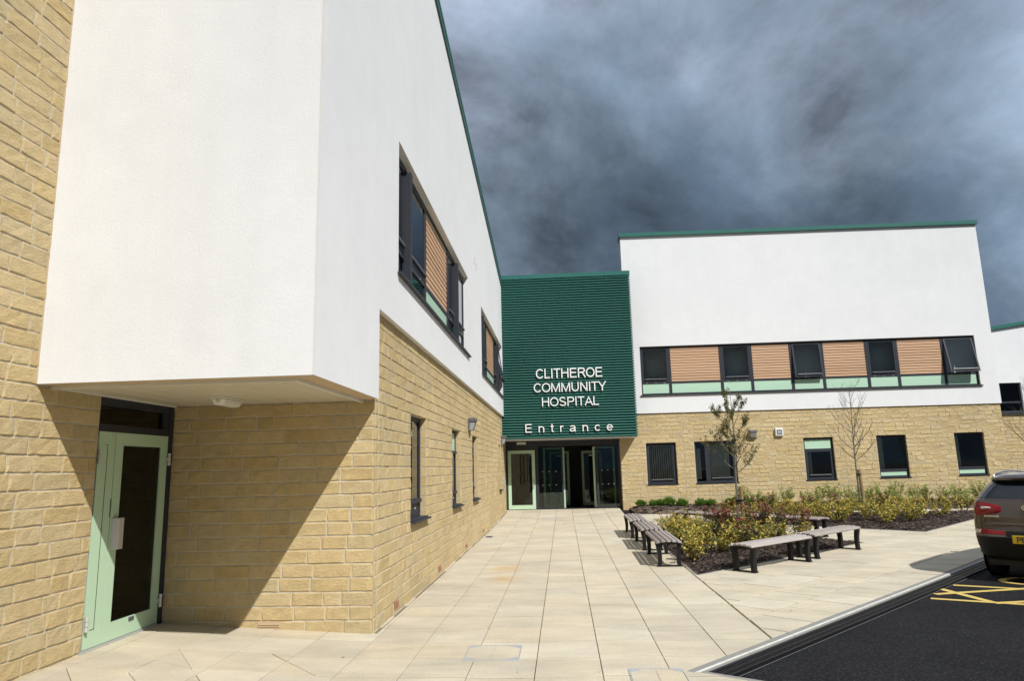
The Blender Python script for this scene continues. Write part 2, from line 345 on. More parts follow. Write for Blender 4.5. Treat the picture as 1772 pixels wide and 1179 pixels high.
BR = {}
RB = random.Random(3)
def brick_geo(L, var, H=.1395, D=.055, amp=.0065):
    """split-faced block: rough front towards -y, pulled back at the arrises"""
    r = random.Random(int(L*1000)*31+var*7)
    nx = 4 if L > .24 else 3; nz = 2
    vs = []; fs = []
    xs = [0, .012] + [L*(k)/nx for k in range(1, nx)] + [L-.012, L]; xs = [xs[0], xs[1]] + [x for x in xs[2:-2] if .03 < x < L-.03] + [L-.012, L]
    zs = [0, .010, H*.5, H-.010, H]
    n, m = len(xs), len(zs)
    tq = amp*.62; tilt = r.uniform(-tq, tq); tz = r.uniform(-tq, tq)
    for j in range(m):
        for i in range(n):
            e = (i in (0, n-1)) or (j in (0, m-1))
            jx = 0 if e else r.uniform(-.012, .012)
            if e: y = r.uniform(.001, .005); 
            else: y = -r.uniform(.0, amp) + tilt*(xs[i]/L-.5)*2 + tz*(zs[j]/H-.5)*2
            vs.append((xs[i]+jx + (r.uniform(-.0015,.0015) if e else 0), y, zs[j] + (r.uniform(-.0015,.0015) if e else r.uniform(-.004,.004))))
    for j in range(m-1):
        for i in range(n-1): fs.append((j*n+i, j*n+i+1, (j+1)*n+i+1, (j+1)*n+i))
    o = len(vs); ring = [(i,0) for i in range(n)] + [(n-1,j) for j in range(1,m)] + [(i,m-1) for i in range(n-2,-1,-1)] + [(0,j) for j in range(m-2,0,-1)]
    corners = [0, n-1, n-1+m-1, 2*(n-1)+m-1]
    for c in corners:
        i, j = ring[c]; vs.append((xs[i], D, zs[j]))
    for q in range(4):
        a = corners[q]; b = corners[(q+1) % 4] if q < 3 else len(ring)
        poly = [ring[k % len(ring)] for k in range(a, b+1)]
        fs.append(tuple(j*n+i for i, j in poly)[::-1] + (o+q, o+(q+1) % 4))
    return vs, fs
def brick_mesh(L, var, amp=.0065):
    k = (round(L, 2), var, amp)
    if k not in BR:
        vs, fs = brick_geo(k[0], var, amp=amp)
        me = bpy.data.meshes.new('brick'); me.from_pydata(vs, [], fs); me.materials.append(M['brick'])
        BR[k] = me
    return BR[k]
def lay(u0, u1, z0, z1, holes, breaks=()):
    out = []
    k0, k1 = math.floor(z0/.15+1e-6), math.ceil(z1/.15-1e-6)
    for k in range(k0, k1):
        z = k*.15+.0045
        segs = [(u0, u1)]
        cuts = [(h[0], h[1]) for h in holes if h[2] < z+.07 < h[3]] + [(b-.006, b+.006) for b in breaks]
        for a, b in cuts:
            ns = []
            for s, e in segs:
                if b <= s or a >= e: ns.append((s, e)); continue
                if a > s: ns.append((s, a))
                if b < e: ns.append((b, e))
            segs = ns
        for s, e in segs:
            u = s; first = True
            while u < e-.03:
                L = RB.choice((.20, .29, .36, .36, .43, .43, .43))
                if first: L = RB.choice((.13, .21, .28, .36)); first = False
                if e-(u+L) < .11: L = e-u if e-u < .46 else (e-u)*.5
                L = min(L, e-u)
                if L > .035: out.append((u, z, round(L-.010, 2), RB.randrange(3)))
                u += L
    return out
class Bricks:
    """gathers the blocks of one building; the largest in view become parts, the rest one joined part"""
    def __init__(s, amp=.0065): s.all = []; s.amp = amp
    def wall(s, kind, w, bricks, shear=0):
        for u, z, L, var in bricks:
            z += shear*(u+L/2-3)
            p = (w, u+L/2, z+.07) if kind == 'X' else (u+L/2, w, z+.07)
            q = px_of(p); sz = 0
            if q and -60 < q[0] < 1832 and -60 < q[1] < 1240:
                r = Vector(p)-Vector((0,0,CZ)); c = abs((r.x if kind == 'X' else r.y)/r.length); sz = c/r.length_squared*L
            s.all.append((sz, kind, w, u, z, L, var))
    def build(s, parent, limit=300):
        s.all.sort(key=lambda b: -b[0])
        for sz, kind, w, u, z, L, var in s.all[:limit]:
            if kind == 'X': link('brick', brick_mesh(L, var, s.amp), parent, (w, u, z), rad(90))
            else: link('brick', brick_mesh(L, var, s.amp), parent, (u, w, z))
        rest = MB(); cache = {}
        for sz, kind, w, u, z, L, var in s.all[limit:]:
            k = (L, var)
            if k not in cache: cache[k] = brick_geo(L, var, amp=s.amp)
            vs, fs = cache[k]
            rest.add([(w-y, u+x, z+h) for x, y, h in vs] if kind == 'X' else [(u+x, w+y, z+h) for x, y, h in vs], fs)
        if rest.v:
            me = bpy.data.meshes.new('brickwork'); me.from_pydata(rest.v, [], rest.f); me.materials.append(M['brick'])
            o = link('brickwork', me, parent); o['kind'] = 'stuff'
def reveal_bricks(mb, T, ua, ub, za, zb, dep=.11):
    k = math.floor(za/.15+1e-6)
    while k*.15 < zb-.02:
        z = k*.15+.0045
        if z+.14 > za-.001:
            zt = min(z+.141, zb)
            mb.tbox(T, ua-.03, ua+.004, max(z,za), zt, -dep, -.008); mb.tbox(T, ub-.004, ub+.03, max(z,za), zt, -dep, -.008)
        k += 1

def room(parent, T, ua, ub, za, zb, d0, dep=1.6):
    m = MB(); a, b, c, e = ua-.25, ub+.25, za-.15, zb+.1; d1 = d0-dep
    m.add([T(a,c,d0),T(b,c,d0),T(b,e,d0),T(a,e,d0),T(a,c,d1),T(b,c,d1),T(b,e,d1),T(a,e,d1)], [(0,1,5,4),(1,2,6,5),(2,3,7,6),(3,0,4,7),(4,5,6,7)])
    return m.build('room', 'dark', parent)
def sash(parent, T, u0, u1, z0, z1, d, tilt=0.0, fw=.055, name='sash', bar=True):
    """frame + pane + restrictor bar; tilt opens the bottom outward"""
    w = new = link(name, bpy.data.meshes.new(name), parent)
    tt = math.tan(rad(tilt)); TT = lambda u, z, dd=0: T(u, z, dd + (z1-z)*tt)
    m = MB(); m.frame(TT, u0, u1, z0, z1, fw, d-.03, d+.012)
    if bar:
        m.tbox(TT, u0+fw+.02, u1-fw-.02, z0+fw+.012, z0+fw+.05, d+.012, d+.05)
        m.tbox(TT, u0+fw+.03, u1-fw-.03, z0+fw+.05, z0+fw+.058, d+.014, d+.048, 1)
    me = m.mesh(name, [M['anth'], M['alu']]); w.data = me
    g = MB(); g.tbox(TT, u0+fw-.005, u1-fw+.005, z0+fw-.005, z1-fw+.005, d-.012, d-.004); g.build('pane', 'glass', parent)
    return w
# ------------------------------------------------------------------ ground and paving
RK = Vector((.676, .737, 0)); KP = Vector((1.85, 7.45, 0)); KN = Vector((.737, -.676, 0))   # kerb line: along, a point, outward (to the car park)
def axes(v): return sorted(set(v))
gm = MB()
xs = axes([-600,-200,-60,-20,-4.72,-2.11,0,2,4,6,8,12,16,20,30,60,200,600]); ys = axes([-600,-200,-60,-20,-5,0,3,6,9,12,15.5,19,21.4,23.8,25.2,26.7,30,40,60,120,300,700])
for y in ys:
    for x in xs: gm.v.append((x, y, gz(x, y)-.056))
n = len(xs)
for j in range(len(ys)-1):
    for i in range(n-1): gm.f.append((j*n+i, j*n+i+1, (j+1)*n+i+1, (j+1)*n+i)); gm.m.append(0)
ground = gm.build('ground', 'asphalt'); ground['kind'] = 'structure'

def clip(poly, n, c):
    out = []
    for i in range(len(poly)):
        p, q = poly[i], poly[(i+1) % len(poly)]
        a, b = n[0]*p[0]+n[1]*p[1]-c, n[0]*q[0]+n[1]*q[1]-c
        if a <= 0: out.append(p)
        if (a < 0 < b) or (b < 0 < a):
            t = a/(a-b); out.append((p[0]+(q[0]-p[0])*t, p[1]+(q[1]-p[1])*t))
    return out
def area(p): return abs(sum(p[i][0]*p[(i+1)%len(p)][1]-p[(i+1)%len(p)][0]*p[i][1] for i in range(len(p))))/2
def inside(p, poly):
    c = False
    for i in range(len(poly)):
        a, b = poly[i], poly[i-1]
        if (a[1] > p[1]) != (b[1] > p[1]) and p[0] < (b[0]-a[0])*(p[1]-a[1])/(b[1]-a[1])+a[0]: c = not c
    return c
BED1 = [(2.08,11.87),(6.25,15.85),(2.08,20.3)]
BED2 = [(4.35,21.65),(8.48,17.8),(12.9,22.6),(12.9,23.3),(4.35,23.3)]
BED3 = [(2.35,24.45),(15.6,24.45),(15.6,26.4),(2.35,26.4)]
kc = KN.dot(KP)
EDGE_Y = 6.42          # where the car-park surface stops short of the viewer
def shrink_slab(poly, g=.0044, gy=None):
    if gy: 
        cx = sum(p[0] for p in poly)/len(poly); cy_ = sum(p[1] for p in poly)/len(poly)
        return [(x-math.copysign(min(g, abs(x-cx)*.5), x-cx), y-math.copysign(min(gy, abs(y-cy_)*.5), y-cy_)) for x, y in poly]
    cx = sum(p[0] for p in poly)/len(poly); cy_ = sum(p[1] for p in poly)/len(poly)
    out = []
    for x, y in poly:
        d = math.hypot(x-cx, y-cy_) or 1; k = max(0, 1-g*1.35/d); out.append((cx+(x-cx)*k, cy_+(y-cy_)*k))
    return out
slabs = []; GAP = {}; KEEP = []
def add_slab(poly, g=.011, gy=None):
    if len(poly) < 3 or area(poly) < .003: return
    if all(any(inside(p, b) for b in (BED1, BED2, BED3)) for p in poly): return
    slabs.append(poly); GAP[id(poly)] = (g, gy)
RS = random.Random(5)
XJ = [-1.465+.58*i for i in range(-8, 7)]
YJ0 = 6.35; DY = .625
for i in range(len(XJ)-1):
    off = RS.choice((0, 0, .02, -.03, .015, .04))
    y = YJ0-DY*9+off
    while y < 26.75:
        y2 = y+DY
        cell = [(XJ[i], y), (XJ[i+1], y), (XJ[i+1], y2), (XJ[i], y2)]
        cell = clip(cell, (1, 0), 2.03); cell = clip(cell, (-1, 0), 6.4); cell = clip(cell, (0, 1), 26.68)
        if len(cell) >= 3:
            far = clip(cell, (KN.x, KN.y), kc)                    # inside the kerb
            near = clip(clip(cell, (-KN.x, -KN.y), -kc), (.56, .83), 5.98)   # the foreground strip beyond the kerb tip
            if XJ[i+1] < -2.1:
                # splay of the threshold in front of the recessed door
                pass
            add_slab(far, .0036, .011)
            if len(near) >= 3: add_slab(near, .0036, .011)
        y = y2
# slabs laid along the kerb, right of the straight joint
a0 = KP
for j in range(0, 36):
    vo = -.62*j; sh = (j % 2)*.31
    for i in range(-6, 50):
        uo = .62*i+sh
        c = [a0+RK*u+KN*v for u, v in ((uo, vo), (uo+.62, vo), (uo+.62, vo-.62), (uo, vo-.62))]
        cell = [(p.x, p.y) for p in c]
        if min(p[1] for p in cell) > 24.6 or min(p[0] for p in cell) > 17.5: continue
        cell = clip(cell, (-1, 0), -2.03); cell = clip(cell, (0, 1), 24.5); cell = clip(cell, (1, 0), 17.0)
        add_slab(cell)
# foreground strip to the right of the straight joint
for i in range(0, 8):
    for j in range(0, 9):
        x0, y0 = 2.03+.58*i, EDGE_Y-.6*(j+1)
        cell = clip(clip([(x0,y0),(x0+.58,y0),(x0+.58,y0+.6),(x0,y0+.6)], (-KN.x, -KN.y), -kc-.001), (.56, .83), 5.98)
        add_slab(cell)
# slabs cut on the skew where the fall changes before the recessed door
for (ax, ay), (bx, by) in (((-4.46,6.34),(-4.09,5.91)), ((-3.95,6.38),(-3.60,6.0)), ((-3.96,6.67),(-3.38,6.42)), ((-3.37,6.46),(-3.09,6.09)), ((-2.77,6.93),(-2.10,6.29))):
    d = Vector((bx-ax, by-ay)).normalized(); n_ = (-d.y, d.x); c_ = n_[0]*ax+n_[1]*ay
    lo, hi = min(ax,bx)-.05, max(ax,bx)+.05; y0, y1 = min(ay,by)-.05, max(ay,by)+.05
    new = []
    for p in slabs:
        cx_ = sum(q[0] for q in p)/len(p); cyy = sum(q[1] for q in p)/len(p)
        if lo-.25 < cx_ < hi+.25 and y0-.25 < cyy < y1+.25 and cx_ < -2.0:
            a_, b_ = clip(p, n_, c_), clip(p, (-n_[0],-n_[1]), -c_)
            if len(a_) >= 3 and len(b_) >= 3 and min(area(a_), area(b_)) > .015:
                for q in (a_, b_): GAP[id(q)] = (.0045, None); new.append(q)
                continue
        new.append(p)
    slabs = new; KEEP.append(new)
pave = thing('pavement', None, None, kind='structure')
def slab_geo(poly):
    p = shrink_slab(poly, *GAP[id(poly)]); n = len(p); t = RS.uniform(-.0012, .0012)
    rim = [(x, y, gz(x,y)-.0025+t) for x, y in p]; cx = sum(q[0] for q in p)/n; cy_ = sum(q[1] for q in p)/n
    top = []
    for x, y in p:
        d = math.hypot(x-cx, y-cy_) or 1; k = max(0, 1-.004/d); x2, y2 = cx+(x-cx)*k, cy_+(y-cy_)*k; top.append((x2, y2, gz(x2,y2)+t))
    bot = [(x, y, gz(x,y)-.05) for x, y in p]
    vs = top+rim+bot; fs = [tuple(range(n))]
    for i in range(n):
        j = (i+1) % n; fs.append((n+i, n+j, j, i)); fs.append((2*n+i, 2*n+j, n+j, n+i))
    return vs, fs
def vis_area(poly):
    c = (sum(p[0] for p in poly)/len(poly), sum(p[1] for p in poly)/len(poly)); q = px_of((c[0], c[1], gz(*c)))
    if not q or not (-80 < q[0] < 1850 and 500 < q[1] < 1260): return 0
    if any(inside(c, b) for b in (BED1, BED2, BED3)): return 0
    return area(poly)/q[2]**3
order = sorted(slabs, key=lambda p: -vis_area(p))
for k, p in enumerate(order[:300]):
    m = MB(); vs, fs = slab_geo(p); m.add(vs, fs); m.build('paving_slab', 'slab', pave)
m = MB()
for p in order[300:]: m.add(*slab_geo(p))
o = m.build('paving_slabs', 'slab', pave); o['kind'] = 'stuff'
# bedding crack line at foot of facade
m = MB(); ybr = [8.0]+[8.0+.6*i for i in range(1, 32)]
for a, b in zip(ybr[:-1], ybr[1:]):
    z0, z1 = gz(-2.1,a), gz(-2.1,b); m.hexa([(-2.125,a,z0-.03),(-2.085,a,z0-.03),(-2.085,b,z1-.03),(-2.125,b,z1-.03),(-2.125,a,z0+.004),(-2.085,a,z0+.003),(-2.085,b,z1+.003),(-2.125,b,z1+.004)])
o = m.build('mastic_joint', 'crease', pave)
# kerb stones and channel drain
def onk(u, v): p = KP+RK*u+KN*v; return p.x, p.y
U0 = -1.28; U1 = 15.0
kerb = thing('kerb', None, None, kind='structure')
u = U0
while u < U1:
    L = .915; m = MB(); prof = [(.004,-.06),(.004,.001),(.075,.001),(.096,-.006),(.108,-.05),(.108,-.06)]
    vs = []
    for uu in (u+.003, u+L-.003):
        for v, h in prof: x, y = onk(uu, v); vs.append((x, y, gz(x,y)+h))
    k = len(prof); m.add(vs, [tuple(range(k)), tuple(range(k, 2*k))[::-1]]+[(i, i+1, k+i+1, k+i) for i in range(k-1)]); m.m = [0]*len(m.f); m.m[4] = 1
    m.build('kerb_stone', ['kerb', 'kerbe'], kerb); u += L
m = MB(); x0 = onk(U0, .146)
q = Vector((.83,-.56,0)); nq = Vector((.56,.83,0))*.07; p0 = Vector((1.10,6.465,0)); p1 = p0+q*9; m.hexa([tuple(v)[:2]+(z,) for z in (-.06,-.003) for v in (p0,p1,p1+nq,p0+nq)]); m.build('kerb_return', 'kerb', kerb)
drain = thing('channel_drain', None, None, kind='structure')
u = U0+.12
while u < U1:
    m = MB(); L = 1.0
    pts = lambda uu, v, h: (onk(uu, v)[0], onk(uu, v)[1], gz(*onk(uu, v))+h)
    def strip(ua, ub, va, vb, h0, h1): m.hexa([pts(ua,va,h0),pts(ub,va,h0),pts(ub,vb,h0),pts(ua,vb,h0),pts(ua,va,h1),pts(ub,va,h1),pts(ub,vb,h1),pts(ua,vb,h1)])
    e = L-.006
    strip(u, u+e, .110, .140, -.075, -.020); strip(u, u+e, .288, .306, -.075, -.020); strip(u, u+e, .208, .224, -.075, -.020)
    for q in range(25): strip(u+q*.04, u+q*.04+.018, .145, .208, -.075, -.022); strip(u+q*.04+.01, u+q*.04+.028, .224, .288, -.075, -.022)
    if u < 8: m.build('drain_grate', 'black', drain)
    else: m.build('drain_grate', 'black', drain)
    u += L
m = MB(); pp = [(U0, .306), (U1, .306), (U1, .322), (U0, .322)]
vs = []
N = 16
for k in range(N+1):
    uu = U0+(U1-U0)*k/N
    for v in (.309, .316): x, y = onk(uu, v); vs.append((x, y, gz(x,y)-.0535))
m.add(vs, [(2*k, 2*k+2, 2*k+3, 2*k+1) for k in range(N)]); m.build('edge_seal', 'seal', drain)
# painted markings of the bay
def paint(name, segs, w, label=None):
    m = MB()
    for i, ((ax, ay), (bx, by)) in enumerate(segs):
        d = Vector((bx-ax, by-ay, 0)).normalized(); nn_ = Vector((-d.y, d.x, 0))*w/2; h = -.0515+.0006*i
        N = max(2, int((Vector((bx-ax, by-ay, 0))).length/.35)); vs = []
        for k in range(N+1):
            p = Vector((ax, ay, 0)).lerp(Vector((bx, by, 0)), k/N)
            for s in (1, -1): q = p+nn_*s; vs.append((q.x, q.y, gz(q.x,q.y)+h))
        m.add(vs, [(2*k, 2*k+2, 2*k+3, 2*k+1) for k in range(N)])
    o = m.build(name, 'yellow'); o['kind'] = 'structure'; return o
paint('bay_marking', [((5.50,10.95),(8.6,9.32)), ((4.70,9.955),(7.9,8.29)), ((4.90,10.25),(6.32,10.60)), ((5.17,10.68),(5.30,9.60)), ((6.32,10.60),(6.0,9.27)), ((5.28,9.58),(7.45,10.0)), ((7.45,10.0),(7.3,8.63))], .105)
arc = []
cxa, cya = 6.95, 11.15
pr = None
for k in range(17):
    a = rad(110+k*15); p = (cxa+.62*math.cos(a), cya+.40*math.sin(a)); 
    if pr: arc.append((pr, p))
    pr = p
paint('bay_symbol', arc+[((6.72,11.42),(7.15,11.30)), ((7.15,11.30),(7.5,10.9))], .10)
# recessed access covers set into the paving
def cover(x0, x1, y0, y1, label, group):
    t = thing('access_cover', label, 'access cover', ((x0+x1)/2, (y0+y1)/2, gz((x0+x1)/2,(y0+y1)/2)+.0015), 0, group)
    a, b = (x1-x0)/2, (y1-y0)/2; m = MB(); h = .004
    for s in (-1, 1): m.box((-a, s*b-.0035, -.03), (a, s*b+.0035, h)); m.box((s*a-.0035, -b+.0035, -.03), (s*a+.0035, b-.0035, h))
    for sx in (-1, 1):
        for sy in (-1, 1):
            c = [(sx*a, sy*b), (sx*(a-.15), sy*b), (sx*(a-.012), sy*(b-.11)), (sx*a, sy*(b-.11))]
            m.add([(x,y,h+.001) for x,y in c]+[(x,y,-.02) for x,y in c], [(0,1,2,3),(0,4,5,1),(1,5,6,2),(2,6,7,3),(3,7,4,0)])
    m.build('cover_frame', 'steel', t)
    m = MB(); m.box((-a+.01,-b+.01,-.03), (-.003,b-.01,.0025)); m.box((.003,-b+.01,-.03), (a-.01,b-.01,.0025)); m.build('cover_tray', 'slab', t)
cover(-.99,-.47,6.87,7.42, 'paved access cover with metal corners, the whole one in the foreground', 'access covers in the paving')
cover(.5,.96,6.02,6.57, 'paved access cover with metal corners, cut off beside the kerb tip', 'access covers in the paving')
cover(-.72,-.19,23.95,24.32, 'small metal-edged access cover in the paving before the entrance doors', 'access covers in the paving')
cover(-.02,.46,21.6,22.0, 'small access cover in the paving, second in front of the entrance', 'access covers in the paving')
t = thing('drain_cover', 'small grey drain cover in the paving against the left stone wall', 'drain cover', (-1.93,18.35,gz(-1.93,18.35)+.002))
m = MB(); m.box((-.11,-.2,-.02),(.11,.2,.004)); m.build('cover_plate','steel',t)
m = MB()
for k in range(7): m.box((-.08,-.165+.05*k,.0042),(.08,-.145+.05*k,.006))
m.build('cover_slots','black',t)

# ------------------------------------------------------------------ planting beds
def bed(name, poly, rise, chips, seed):
    r = random.Random(seed); m = MB(); xs_ = [p[0] for p in poly]; ys_ = [p[1] for p in poly]
    st = .16; nx = int((max(xs_)-min(xs_))/st)+1; ny = int((max(ys_)-min(ys_))/st)+1
    def h(x, y):
        d = 1e9
        for i in range(len(poly)):
            a, b = Vector(poly[i]), Vector(poly[(i+1) % len(poly)]); ab = b-a; q = Vector((x,y))-a; tt = max(0,min(1,q.dot(ab)/ab.length_squared)); d = min(d, (q-ab*tt).length)
        return gz(x,y)+rise(x,y)*min(1,d/.35)+.012+.018*mnoise.noise(Vector((x*5,y*5,seed)))*min(1,d/.1)
    vi = {}
    cells = []
    for j in range(ny):
        for i in range(nx):
            x, y = min(xs_)+i*st, min(ys_)+j*st
            c = [(x,y),(x+st,y),(x+st,y+st),(x,y+st)]
            P = len(poly); sgn = sum(poly[k][0]*poly[(k+1)%P][1]-poly[(k+1)%P][0]*poly[k][1] for k in range(P))
            for k in range(P):
                a, b = poly[k], poly[(k+1) % P]; n_ = (b[1]-a[1], -(b[0]-a[0])) if sgn > 0 else (-(b[1]-a[1]), b[0]-a[0])
                c = clip(c, n_, n_[0]*a[0]+n_[1]*a[1])
                if len(c) < 3: break
            if len(c) >= 3: m.add([(px,py,h(px,py)) for px,py in c], [tuple(range(len(c)))])
    o = m.build(name, 'mulch', smooth=True); o['kind'] = 'structure'
    bm = bmesh.new(); bm.from_mesh(o.data); bmesh.ops.remove_doubles(bm, verts=bm.verts, dist=.002); bm.to_mesh(o.data); bm.free()
    c = MB()
    k = 0
    while k < chips:
        x, y = r.uniform(min(xs_),max(xs_)), r.uniform(min(ys_),max(ys_))
        if not inside((x,y), poly): continue
        k += 1; L, w_ = r.uniform(.015,.055), r.uniform(.006,.016); a = r.uniform(0,math.pi); tz = r.uniform(-.5,.5); z = h(x,y)+.006
        u_ = Vector((math.cos(a)*math.cos(tz), math.sin(a)*math.cos(tz), math.sin(tz)))*L; v_ = Vector((-math.sin(a), math.cos(a), r.uniform(-.6,.6)))*w_; nn_ = u_.cross(v_).normalized()*.004; p = Vector((x,y,z))
        c.hexa([p-u_-v_-nn_,p+u_-v_*.6-nn_,p+u_+v_*.8-nn_,p-u_+v_-nn_,p-u_-v_+nn_,p+u_-v_*.6+nn_,p+u_+v_*.8+nn_,p-u_+v_+nn_])
    o2 = c.build('bark_chips', 'mulch', o); o2['kind'] = 'stuff'
    return h
h1 = bed('planting_bed_mulch', BED1, lambda x,y: .035, 5200, 1)
h2 = bed('planting_bed_mulch', BED2, lambda x,y: .045, 4200, 2)
h3 = bed('planting_bed_mulch', BED3, lambda x,y: max(0.03, .03+.15*(y-24.6)/1.8), 2600, 3)
edg = thing('bed_edging', None, None, kind='structure')
for poly in (BED1, BED2):
    P = len(poly)
    for i in range(P):
        a, b = Vector(poly[i]).to_3d(), Vector(poly[(i+1)%P]).to_3d(); d = (b-a).normalized(); n_ = Vector((d.y,-d.x,0)); cc = (b-a).length; k = max(1,round(cc/1.0))
        for q in range(k):
            p, e = a+d*(cc*q/k+.002), a+d*(cc*(q+1)/k-.002); m = MB(); w_ = n_*.022
            zz_ = lambda v, dz: (v.x, v.y, gz(v.x,v.y)+dz)
            m.hexa([zz_(p-w_,-.04),zz_(e-w_,-.04),zz_(e+w_,-.04),zz_(p+w_,-.04),zz_(p-w_,.008),zz_(e-w_,.008),zz_(e+w_,.008),zz_(p+w_,.008)]); m.build('edging_strip','kerb',edg)
# ------------------------------------------------------------------ window bands
def timber(parent, T, u0, u1, z0, z1, d):
    b = MB(); b.tbox(T, u0, u1, z0, z1, d-.05, d-.016); p = b.build('timber_panel', 'wood', parent)
    n = 13; h = (z1-z0)/n
    for k in range(n):
        m = MB(); za, zb = z0+k*h, z0+(k+1)*h-.020
        c = .006
        prof = [(za, d-.016), (za, d+.002), (za+c, d+.008), (zb-c, d+.004), (zb, d-.004), (zb, d-.016)]
        vs = [T(u0+.002, z, dd) for z, dd in prof]+[T(u1-.002, z, dd) for z, dd in prof]; q = len(prof)
        m.add(vs, [tuple(range(q)), tuple(range(q, 2*q))[::-1]]+[(i, (i+1)%q, q+(i+1)%q, q+i) for i in range(q)])
        m.build('plank', 'wood', p)
def band(parent, T, d, u0, u1, z0, z1, units, fins=(), low='mint', open_low=()):
    rail = z0+.245*(z1-z0)
    m = MB(); m.frame(T, u0, u1, z0, z1, .055, d-.07, d+.02)
    ed = [un[1] for un in units[1:]]
    for u in ed: m.tbox(T, u-.05, u+.05, z0+.055, z1-.055, d-.07, d+.024)
    for un in units:
        a, b = un[1]+.05, un[2]-.05
        if un[1] == u0: a = u0+.055
        if un[2] == u1: b = u1-.055
        m.tbox(T, a, b, rail-.035, rail+.035, d-.07, d+.018)
        if un[0] == 'w':                                  # bolts in the transom
            for q in range(3): uu = a+(b-a)*(q+.5)/3; m.tbox(T, uu-.018, uu+.018, rail-.010, rail+.006, d+.018, d+.024, 1)
    for f in fins: m.tbox(T, f-.06, f+.06, z0+.055, z1-.10, d+.02, d+.115)
    w = m.build('window_band', ['anth', 'alu'], parent)
    s = MB(); s.tbox(T, u0-.05, u1+.06, z0-.035, z0-.004, -.02, .055); s.tbox(T, u0, u1, z0-.004, z0+.012, d-.02, .04); s.build('window_sill', 'anth', parent)
    for un in units:
        a, b = un[1]+.05, un[2]-.05
        if un[1] == u0: a = u0+.055
        if un[2] == u1: b = u1-.055
        zl0, zl1, zu0, zu1 = z0+.055, rail-.035, rail+.035, z1-.055
        if un[0] == 'p':
            timber(parent, T, a, b, zu0, zu1, d+.004)
            g = MB(); g.tbox(T, a, b, zl0, zl1, d-.03, d+.004); g.build('mint_panel', 'mint', parent)
            continue
        g = MB()
        if low == 'mint': g.tbox(T, a, b, zl0, zl1, d-.03, d+.004); g.build('mint_panel', 'mint', parent)
        else: g.tbox(T, a, b, zl0, zl1, d-.02, d-.008); g.build('pane', 'glass', w)
        f = [x for x in fins if a < x < b]
        cuts = [a]+[y for x in f for y in (x-.07, x+.07)]+[b]
        for k in range(0, len(cuts), 2): sash(w, T, cuts[k]+.004, cuts[k+1]-.004, zu0+.003, zu1-.003, d+.012, un[3] if len(un) > 3 and (k == len(cuts)-2) else 0, bar=True)
    room(w, T, u0, u1, z0, z1, d-.09, 2.2)

def ground_window(parent, T, d, u0, u1, z0, z1, style='plain', sill_p=.06, rv=True, rb=None):
    m = MB(); m.frame(T, u0+.004, u1-.004, z0+.004, z1-.004, .06, d-.06, d+.015)
    w = None
    zi0, zi1, a, b = z0+.064, z1-.064, u0+.064, u1-.064
    kids = []
    def mint(za, zb): g = MB(); g.tbox(T, a, b, za, zb, d-.03, d+.002); kids.append(('mint_panel', g, 'mint'))
    panes = []
    if style == 'low_box':
        m.tbox(T, a, b, zi0+.16, zi0+.215, d-.05, d+.05); m.tbox(T, a, b, zi0, zi0+.16, d-.05, d+.004)
        for q in (.25, .7): uu = a+(b-a)*q; m.tbox(T, uu-.02, uu+.02, zi0+.065, zi0+.095, d+.004, d+.014, 1)
        panes.append((a, b, zi0+.215, zi1))
    elif style == 'top_mint':
        zt = zi1-.33; m.tbox(T, a, b, zt-.05, zt, d-.05, d+.016); mint(zt, zi1); panes.append((a, b, zi0, zt-.05))
    elif style == 'top_mint_low':
        zt = zi1-.36; m.tbox(T, a, b, zt-.05, zt, d-.05, d+.05); mint(zt, zi1); m.tbox(T, a, b, zi0+.16, zi0+.215, d-.05, d+.05); m.tbox(T, a, b, zi0, zi0+.16, d-.05, d+.004); panes.append((a, b, zi0+.215, zt-.05))
        for q in (.25, .7): uu = a+(b-a)*q; m.tbox(T, uu-.02, uu+.02, zi0+.065, zi0+.095, d+.004, d+.014, 1)
    elif style == 'low_mint':
        m.tbox(T, a, b, zi0+.14, zi0+.235, d-.05, d+.016); mint(zi0, zi0+.14); panes.append((a, b, zi0+.235, zi1))
    elif style == 'split':
        c = a+(b-a)*.27; m.tbox(T, c-.05, c+.05, zi0, zi1, d-.05, d+.018); panes += [(a, c-.05, zi0, zi1), (c+.05, b, zi0, zi1)]
    else: panes.append((a, b, zi0, zi1))
    w = m.build('window', ['anth', 'alu'], parent)
    for nme, g, mt in kids: g.build(nme, mt, w)
    for k, (pa, pb, pc, pd) in enumerate(panes):
        if style in ('plain', 'top_mint', 'split') and k == len(panes)-1: sash(w, T, pa+.004, pb-.004, pc+.004, pd-.004, d+.006)
        else: g = MB(); g.tbox(T, pa, pb, pc, pd, d-.012, d-.004); g.build('pane', 'glass', w)
    if sill_p:
        s = MB(); s.tbox(T, u0-.03, u1+.03, z0-.03, z0-.004, -.03, sill_p); s.tbox(T, u0+.004, u1-.004, z0-.004, z0+.014, d, .03); s.build('sill', 'anth', w)
    if rb is not None: reveal_bricks(rb, T, u0, u1, z0, z1, -d-.02)
    room(w, T, u0, u1, z0, z1, d-.08)
    return w
def blinds(w, T, a, b, z0, z1, d, n, turn, name='blind_slat', frac=1.0, mat='blind'):
    for k in range(n):
        u = a+(b-a)*frac*(k+.5)/n; h = (b-a)*frac/n*.46; m = MB()
        c_, s_ = math.cos(rad(turn))*h, math.sin(rad(turn))*h
        m.add([T(u-c_,z0,d-s_),T(u+c_,z0,d+s_),T(u+c_,z1,d+s_),T(u-c_,z1,d-s_)], [(0,1,2,3)]); m.build(name, mat, w)

